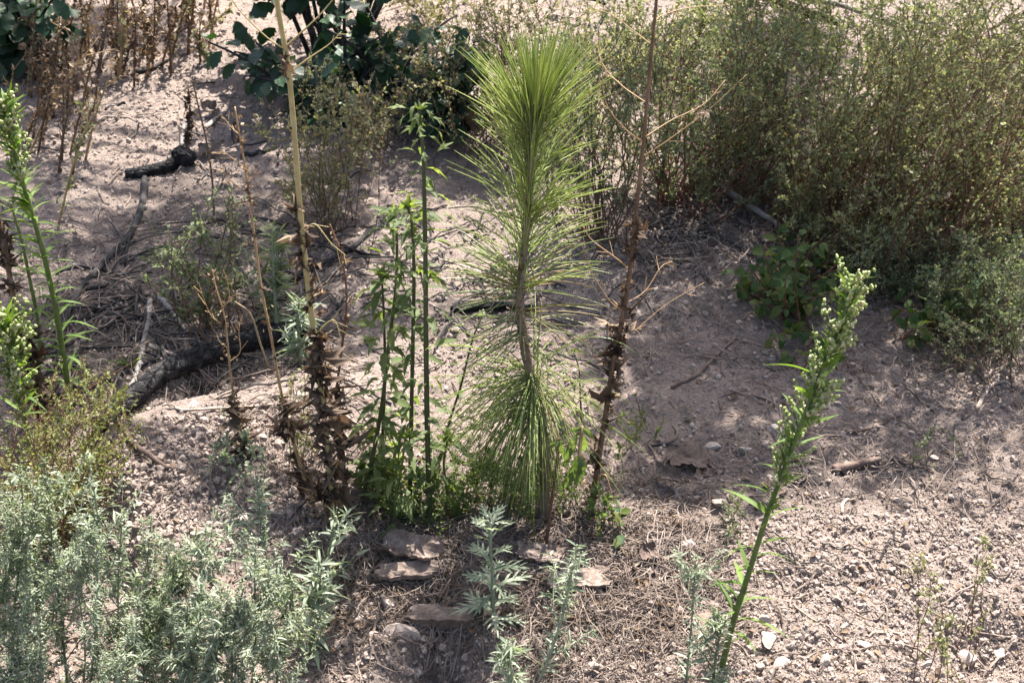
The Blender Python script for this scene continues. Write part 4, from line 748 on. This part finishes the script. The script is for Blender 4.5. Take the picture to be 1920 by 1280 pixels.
shrub('olive shrub high at the top right corner', [(1600, 190), (1700, 220), (1800, 230), (1880, 210), (1950, 230)], (1790, 20, 280, 150), 60, 14, 15, 9, 'shrub', 'stem_brown', .35, .1, 2.4, .05, twl=.4, **RB)
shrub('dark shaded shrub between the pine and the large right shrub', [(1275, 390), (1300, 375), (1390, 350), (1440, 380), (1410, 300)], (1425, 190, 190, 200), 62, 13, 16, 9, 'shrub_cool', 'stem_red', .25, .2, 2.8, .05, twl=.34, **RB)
shrub('upright shrub with bare reddish stems right of the dead stalk', [(1250, 375), (1278, 388), (1262, 380)], (1270, 180, 180, 180), 38, 12, 15, 8.5, 'shrub', 'stem_red', .2, .32, 3, .05, twl=.34, basew=18)
shrub('olive shrub with many bare basal stems just right of the pine', [(1105, 460), (1125, 445), (1150, 455)], (1125, 180, 150, 180), 42, 12, 15, 8.5, 'shrub_cool', 'stem_brown', .16, .42, 2.8, .05, twl=.34, basew=18)
shrub('pale green shrub standing behind the pine crown', [(900, 300), (960, 280), (1020, 280), (1080, 300)], (985, 90, 190, 140), 60, 13, 15, 8.5, 'shrub_pale', 'stem_brown', .2, .15, 2.4, .05, twl=.36, **RB)
shrub('small yellow-green shrub at the top behind the pine', [(1180, 180), (1240, 150), (1300, 180), (1130, 160)], (1230, 40, 200, 120), 44, 13, 15, 8.5, 'shrub', 'stem_brown', .25, .1, 2.2, .05, twl=.4, **RB)
shrub('hazy yellow-green shrub at the top under the black branch', [(1400, 150), (1480, 160), (1340, 150), (1540, 130)], (1430, 30, 190, 110), 40, 13, 15, 8.5, 'shrub', 'stem_brown', .25, .1, 2.2, .05, twl=.4, **RB)
shrub('faint pale brush along the top edge left of the pine', [(740, 90), (820, 70), (900, 90), (690, 60)], (800, 10, 190, 80), 18, 11, 12, 8.5, 'shrub_pale', 'stem_brown', .25, .1, 2.0, .05, twl=.4, **RB)
shrub('thin pale shrub left of the pine below the oak', [(800, 235), (850, 270), (880, 250)], (790, 120, 140, 110), 14, 12, 10, 10, 'shrub_pale', 'stem_brown', .15, .2, 2.2)
shrub('sparse pale twiggy shrub around the yellow stalk', [(630, 440), (615, 420), (640, 470)], (600, 270, 140, 150), 34, 11, 9, 10, 'shrub_pale', 'stem_brown', .18, .25, 2.2)
shrub('thin dry pale shrub below the oak leaves', [(690, 260), (660, 300), (720, 290)], (690, 190, 110, 70), 16, 11, 9, 9.5, 'shrub_pale', 'stem_red', .15, .2, 2.2)
shrub('green fine-leaved bush above the charred log', [(395, 610), (410, 625), (425, 640), (380, 600)], (365, 465, 120, 130), 26, 11, 11, 9.5, 'shrub_cool', 'stem_brown', .14, .25, 2.8)
shrub('yellow-green fine-leaved bush at the left edge behind the mugwort', [(60, 1010), (110, 1030), (20, 1040), (150, 1000)], (90, 815, 180, 190), 48, 12, 13, 8.0, 'lime', 'stem_red', .16, .2, 2.8)
shrub('twiggy yellow-green bush beside the twig on the mound', [(130, 960), (160, 950), (170, 990)], (150, 790, 90, 110), 22, 10, 13, 8.1, 'lime', 'stem_red', .12, .25, 2.4)
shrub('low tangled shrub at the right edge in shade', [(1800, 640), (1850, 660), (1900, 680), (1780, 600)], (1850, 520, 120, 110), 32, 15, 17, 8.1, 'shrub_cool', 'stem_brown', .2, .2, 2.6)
shrub('sparse spindly shrub under the large right shrub', [(1560, 520), (1620, 500), (1500, 490)], (1580, 420, 130, 80), 24, 12, 13, 8.1, 'shrub', 'stem_red', .15, .2, 2.4)
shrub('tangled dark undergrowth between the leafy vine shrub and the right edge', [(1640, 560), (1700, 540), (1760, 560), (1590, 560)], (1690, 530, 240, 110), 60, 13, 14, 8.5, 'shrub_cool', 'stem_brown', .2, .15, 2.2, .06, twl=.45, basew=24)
shrub('bare twiggy brush on the ground at the right edge', [(1760, 680), (1840, 700), (1900, 720), (1800, 720)], (1820, 660, 150, 60), 30, 9, 2, 8, 'shrub_cool', 'stem_brown', .15, .1, 1.8, .06, twl=.5, basew=30)
shrub('small fine-leaved shoot rising from the mound left of the yellow stalk', [(545, 870), (555, 850)], (545, 790, 40, 60), 7, 8, 10, 8.1, 'shrub', 'stem_red', .06, .1, 2)
shrub('spindly seedling with reddish stem in the right foreground', [(1740, 1280), (1742, 1270)], (1722, 1060, 20, 60), 3, 9, 8, 9, 'shrub', 'stem_red', .04, .15, 2, twl=.16, cat='seedling', name='seedling')
shrub('taller spindly seedling near the hole at bottom right', [(1815, 1215), (1800, 1180)], (1850, 1010, 18, 50), 3, 9, 8, 9, 'shrub', 'stem_red', .04, .15, 2, twl=.16, cat='seedling', name='seedling')
shrub('low spindly seedling at the bottom edge right', [(1785, 1275), (1782, 1285)], (1775, 1195, 20, 30), 4, 6, 7, 9, 'shrub', 'stem_red', .04, .15, 2, twl=.22, cat='seedling', name='seedling')
shrub('tiny green seedling beside the crumbly clod', [(1370, 1010), (1380, 1015)], (1370, 985, 26, 16), 7, 6, 6, 8, 'shrub_cool', 'stem_brown', .05, .05, 1.6, cat='seedling', name='seedling')
shrub('small green seedling above the cut stick', [(1745, 870), (1750, 872)], (1740, 830, 16, 26), 4, 6, 6, 8, 'shrub_cool', 'stem_brown', .04, .1, 1.6, cat='seedling', name='seedling')
shrub('low green herb patch under the drooping pine needles', [(900, 950), (950, 960), (870, 930), (1000, 970), (1060, 950)], (950, 890, 130, 60), 40, 9, 15, 8.1, 'weed', 'stem_green', .08, .05, 1.6, name='herb', cat='herb', basew=30)
shrub('low herb patch at the foot of the green weeds', [(720, 960), (780, 975), (850, 985), (690, 940)], (770, 930, 120, 46), 30, 8, 13, 8.9, 'weed', 'stem_green', .08, .05, 1.6, name='herb', cat='herb', basew=26)
shrub('tiny herb with rounded leaves right of the dead stalk base', [(1130, 985), (1135, 990)], (1132, 962, 28, 22), 6, 5, 5, 14, 'weed', 'stem_green', .03, .05, 1.6, name='herb', cat='herb')
shrub('small herb on the shaded path right of the pine', [(1200, 820), (1190, 850)], (1195, 810, 50, 40), 7, 6, 6, 8, 'weed', 'stem_brown', .05, .1, 1.4, name='herb', cat='herb')
shrub('low pale herb sprouting on the sunlit mound', [(440, 880), (470, 900), (420, 920)], (450, 880, 50, 50), 9, 6, 6, 13, 'silver', 'silver', .05, .1, 1.5, name='herb', cat='herb', basew=26)

# ------------------------------------------------------------------ broad-leaved shrubs: every leaf its own piece
def leafshrub(label, bases, crown, nb, per, lsz, meshes, stemmat, depth=.2, hang=.5, rs=3.2, name='oak_shrub', bow=.12, t0=.3, cat='shrub', off=14):
    B0 = at([q[0] for q in bases], [q[1] for q in bases]); base = B0.mean(0); m_ = mpp(base); root = thing(name, label, cat, base); cx, cy, rx, ry = crown
    for i in range(nb):
        p0 = B0[i % len(B0)] + np.array([random.gauss(0, 8)*m_, random.gauss(0, 8)*m_, 0]); p0[2] = H(p0[0], p0[1])-.01
        a = random.uniform(0, 2*math.pi); q = random.random()**.5; p1 = pl(np.float64(cx+rx*q*math.cos(a)), np.float64(cy+ry*q*math.sin(a)), p0[1]+random.uniform(-depth, depth)); p1[2] = max(p1[2], H(p1[0], p1[1])+.04)
        Ld = np.linalg.norm(p1-p0); t = np.linspace(0, 1, 14)[:, None]; C = p0 + (p1-p0)*t + np.sin(np.pi*t)*(rv(1)[0]*.4+[0, 0, .6])*Ld*bow
        b = MB(); b.tubes(C[None], (m_*rs*np.linspace(1, .35, 14))[None], 6); br = link('branch', b.mesh('branch', M[stemmat], base, True), root)
        for j in range(per):
            tt = t0 + (1-t0)*(j+random.random())/per; P, T = along(C, np.array([tt])); o_ = nrm(np.cross(T, rv(1)))[0]; ax = o_ + T[0]*.5 + np.array([0, -.15, random.uniform(-hang*1.6, hang*.4)])
            pp = P[0]+o_*m_*random.uniform(2, off); pp[2] = max(pp[2], H(pp[0], pp[1])+.012)
            place('leaf', random.choice(meshes), br, pp, ax, np.array([0, -.35, 1])+rv(1)[0]*.6, lsz*m_*random.uniform(.65, 1.15), base)
    return root
leafshrub('dark green oak shrub with broad wavy leaves at the top left of centre', [(640, 190), (665, 195), (585, 200), (740, 190)], (635, 80, 250, 120), 28, 9, 42, OAK, 'charbranch', .25, rs=5, t0=.35, off=22)
leafshrub('tall oak stems rising behind the yellow stalk at the top edge', [(660, 120), (600, 130)], (600, -170, 230, 150), 18, 16, 46, OAK, 'charbranch', .3, rs=5, t0=.5, off=26)
leafshrub('drooping oak sprig with dark leaves just left of the pine', [(870, 250), (835, 245), (800, 240)], (835, 140, 95, 85), 13, 10, 44, OAK, 'charbranch', .12, .6, rs=4)
leafshrub('low dark oak shoot hanging below the main oak shrub', [(620, 225), (600, 215)], (615, 175, 70, 50), 8, 9, 44, OAK, 'charbranch', .1, .7, rs=4)
leafshrub('tall oak stems rising behind the dark foliage at the top left corner', [(-60, 60), (40, 40)], (-40, -130, 190, 140), 16, 16, 46, OAK, 'charbranch', .3, rs=5, t0=.3, off=26)
leafshrub('dark oak foliage in the top left corner', [(-20, 110), (30, 120), (60, 100)], (20, 40, 110, 75), 20, 11, 46, OAK, 'charbranch', .2, rs=5)
leafshrub('leafy vine shrub with rounded green leaves under the right shrubs', [(1470, 600), (1440, 560), (1510, 620), (1480, 540)], (1485, 560, 130, 130), 30, 11, 23, RND, 'stem_red', .12, .4, 2.2, 'leafy_shrub')
leafshrub('creeping stems with rounded leaves right of the horseweed flower head', [(1680, 640), (1740, 620), (1790, 610)], (1740, 600, 80, 34), 9, 7, 28, RND, 'stem_red', .08, .4, 2, 'leafy_shrub')
leafshrub('few rounded leaves hanging below the leafy vine shrub', [(1500, 690), (1580, 700), (1490, 660)], (1540, 690, 60, 34), 5, 4, 28, RND, 'stem_red', .06, .6, 2, 'leafy_shrub')
leafshrub('rounded leaves on thin stems at the lower right edge of the shrubs', [(1850, 640), (1890, 600)], (1860, 560, 60, 60), 6, 7, 26, RND, 'stem_red', .1, .4, 2, 'leafy_shrub')
leafshrub('tiny sprig with three-part leaves right of the dead stalk base', [(1150, 990), (1160, 1000)], (1152, 978, 24, 18), 4, 4, 22, RND, 'stem_green', .03, .2, 1.6, 'herb', cat='herb')

# ------------------------------------------------------------------ stand of dry weeds at top left, grass tuft
def dryweed(bx, by, h, lean, label, group, mat='stem_red', lm='dry', nl=70):
    base = at1(bx, by); m_ = mpp(base); root = thing('dry_weed', label, 'weed', base, group); b = MB()
    C = stem_path([(bx, by), (bx+lean*.4+random.uniform(-4, 4), by-h*.5), (bx+lean, by-h)], base[1], random.uniform(-.05, .05), 16); b.tubes(C[None], (m_*np.linspace(2.4, 1, 16))[None], 5)
    n = 9; tt = rng.uniform(.25, .95, n); P, T = along(C, tt); o_ = nrm(np.cross(T, rv(n))); Lt = m_*h*rng.uniform(.08, .25, n); q = np.linspace(0, 1, 4); D = nrm(T+o_*.8)
    cur = P[:, None]+Lt[:, None, None]*D[:, None]*q[None, :, None]; b.tubes(cur, m_*.9, 3, cap=False); link('stem', b.mesh('stem', M[mat], base, True), root)
    lf = MB(); j = rng.integers(0, n, nl); f = rng.random(nl); Pp = P[j]+Lt[j, None]*D[j]*f[:, None]; k2 = nl; t2 = rng.uniform(.05, 1, k2); P2, T2 = along(C, t2); Pp = np.vstack([Pp, P2+rv(k2)*m_*3]); kk = nl+k2
    lf.inst(TINY[0], TINY[1], Pp, nrm(rv(kk)+[0, 0, -.3]), rv(kk), m_*rng.uniform(5, 13, kk), rng.random(kk)); o = link('dry_leaves', lf.mesh('dry_leaves', M[lm], base), root); o['kind'] = 'stuff'
for i in range(64):
    u = random.random(); bx = 60+330*u+random.uniform(-20, 20); by = 235 - 150*u + random.uniform(-85, 20)
    dryweed(bx+random.gauss(0, 18), by+random.gauss(0, 16), random.choice([60, 90, 120, 150, 170, 190])*random.uniform(.8, 1.15), random.gauss(8, 34), 'brown dry weed in the dense stand at the upper left', 'dry weeds at the upper left', random.choice(['stem_brown', 'stem_brown', 'stem_tan', 'stem_dead']), random.choice(['dry_dark', 'dry_dark', 'straw', 'shrub_pale', 'dry']), random.randint(18, 48))
for i in range(10):
    dryweed(random.uniform(10, 150), random.uniform(200, 330), random.uniform(120, 200), random.uniform(-10, 50), 'thin rusty dry weed at the left edge of the upper slope', 'dry weeds at the left edge', 'stem_brown', 'dry', 30)
dryweed(110, 420, 230, 75, 'long leaning green-tipped weed on the left slope', None, 'stem_tan', 'shrub', 60)
dryweed(160, 300, 190, 60, 'tan weed leaning right above the left slope', None, 'stem_tan', 'straw', 40)
dryweed(55, 290, 220, 130, 'long straw stem arching right at the upper left', None, 'stem_tan', 'straw', 40)
def grass(px, py, n, h, label):
    base = at1(px, py); m_ = mpp(base); root = thing('grass_tuft', label, 'grass', base)
    for i in range(n):
        a = random.uniform(0, 6.28); o_ = np.array([math.cos(a), math.sin(a), 0]); Ln = h*m_*random.uniform(.5, 1.1); q = np.linspace(0, 1, 8)[:, None]
        C = base + o_*m_*3 + Ln*(q*(o_*random.uniform(.3, 1)+[0, 0, 1.1]) + q**2*np.array([0, 0, -.6])); b = MB(); b.tubes(C[None], (m_*np.linspace(1.6, .4, 8))[None], 3); link('blade', b.mesh('blade', M['weed'], base, True), root)
grass(245, 690, 22, 55, 'dark green grass tuft in the trench above the charred log'); grass(170, 210, 14, 40, 'small green grass tuft on the upper left slope')
def shade_tree(label, bx, by, spots):
    b0 = np.array([bx, by, 0]); b0[2] = H(b0[0], b0[1]) - .05; root = thing('shade_oak', label, 'tree', b0)
    C = smooth_path(np.array([b0, b0+[.03, .0, .8], b0+[-.08, .05, 1.7], b0+[-.02, .1, 2.6], b0+[-.15, .05, 3.4]]), 30); t = np.linspace(0, 1, 30); b = MB(); b.tubes(C[None], (.085*(1-.7*t))[None], 10)
    link('trunk', b.mesh('trunk', M['bark_dark'], b0, True), root); sd = np.array(SDIR)
    for px, py, h, rad, n in spots:  # limb and leaf clump added up the sun ray, out of view, to shade this spot
        n = int(n*1.3)
        p = at1(px, py); c = p + sd*h/sd[2]; P0, _ = along(C, np.array([random.uniform(.45, .85)])); L_ = smooth_path(np.array([P0[0], P0[0]*.55+c*.45+[0, 0, .25], c]), 18)
        b = MB(); b.tubes(L_[None], (np.linspace(.02, .005, 18))[None], 6); k = 16; st, T = along(L_, rng.uniform(.7, 1, k)); tips = c + rv(k)*rad*rng.uniform(.4, 1, k)[:, None]; q = np.linspace(0, 1, 6)[None, :, None]
        b.tubes(st[:, None]*(1-q)+tips[:, None]*q, .003, 4, cap=False); br = link('limb', b.mesh('limb', M['bark_dark'], b0, True), root)
        lf = MB(); j = rng.integers(0, k, n); P = tips[j] + rv(n)*rad*.42*(rng.random(n)**.45)[:, None]; lf.inst(LANT[0]*[1, 3.0, 1], LANT[1], P, rv(n), rv(n)+[0, 0, 1], rng.uniform(.03, .05, n), rng.random(n)); o = link('leaves', lf.mesh('leaves', M['oak'], b0, True), br); o['kind'] = 'stuff'
shade_tree('unseen tall oak right of the slope, limbs added to cast dappled shade', 2.15, 4.3, [(1350, 740, 2.0, .18, 420), (1320, 890, 2.0, .15, 340), (1420, 640, 2.0, .14, 220), (1240, 640, 2.1, .12, 90), (1440, 340, 1.9, .14, 520), (1435, 240, 1.9, .13, 460), (1640, 820, 1.9, .18, 110), (1440, 180, 2.0, .14, 220), (1860, 840, 1.9, .2, 120), (1560, 600, 2.0, .18, 170), (1200, 460, 2.0, .12, 90), (1130, 560, 2.0, .13, 170), (1200, 700, 2.0, .14, 220), (1300, 590, 2.0, .14, 170), (1450, 500, 2.0, .16, 130), (1480, 720, 2.0, .13, 160), (1160, 830, 1.9, .11, 120), (1400, 420, 2.0, .15, 120), (1660, 640, 1.9, .18, 110), (1440, 80, 2.0, .16, 260), (1390, 260, 1.9, .14, 240)])
shade_tree('unseen tall oak left of the slope, limbs added to shade the upper left ground', -2.3, 4.4, [(480, 390, 1.9, .2, 210), (600, 330, 2.0, .16, 130), (230, 600, 1.9, .16, 190), (60, 200, 1.9, .22, 300), (760, 250, 2.0, .14, 120), (150, 60, 2.0, .2, 200), (330, 520, 2.0, .14, 100), (560, 960, 1.8, .1, 60), (300, 440, 1.9, .17, 200), (430, 500, 1.9, .16, 170), (650, 430, 2.0, .16, 190), (560, 570, 1.9, .13, 130), (150, 660, 1.9, .16, 190), (860, 330, 2.0, .13, 130), (390, 640, 1.9, .12, 120), (700, 620, 1.9, .1, 70), (40, 340, 1.9, .2, 220), (260, 40, 2.0, .22, 240)])
print('objects', len(bpy.data.objects), 'tris', sum(len(m.loops)-2*len(m.polygons) for m in bpy.data.meshes))
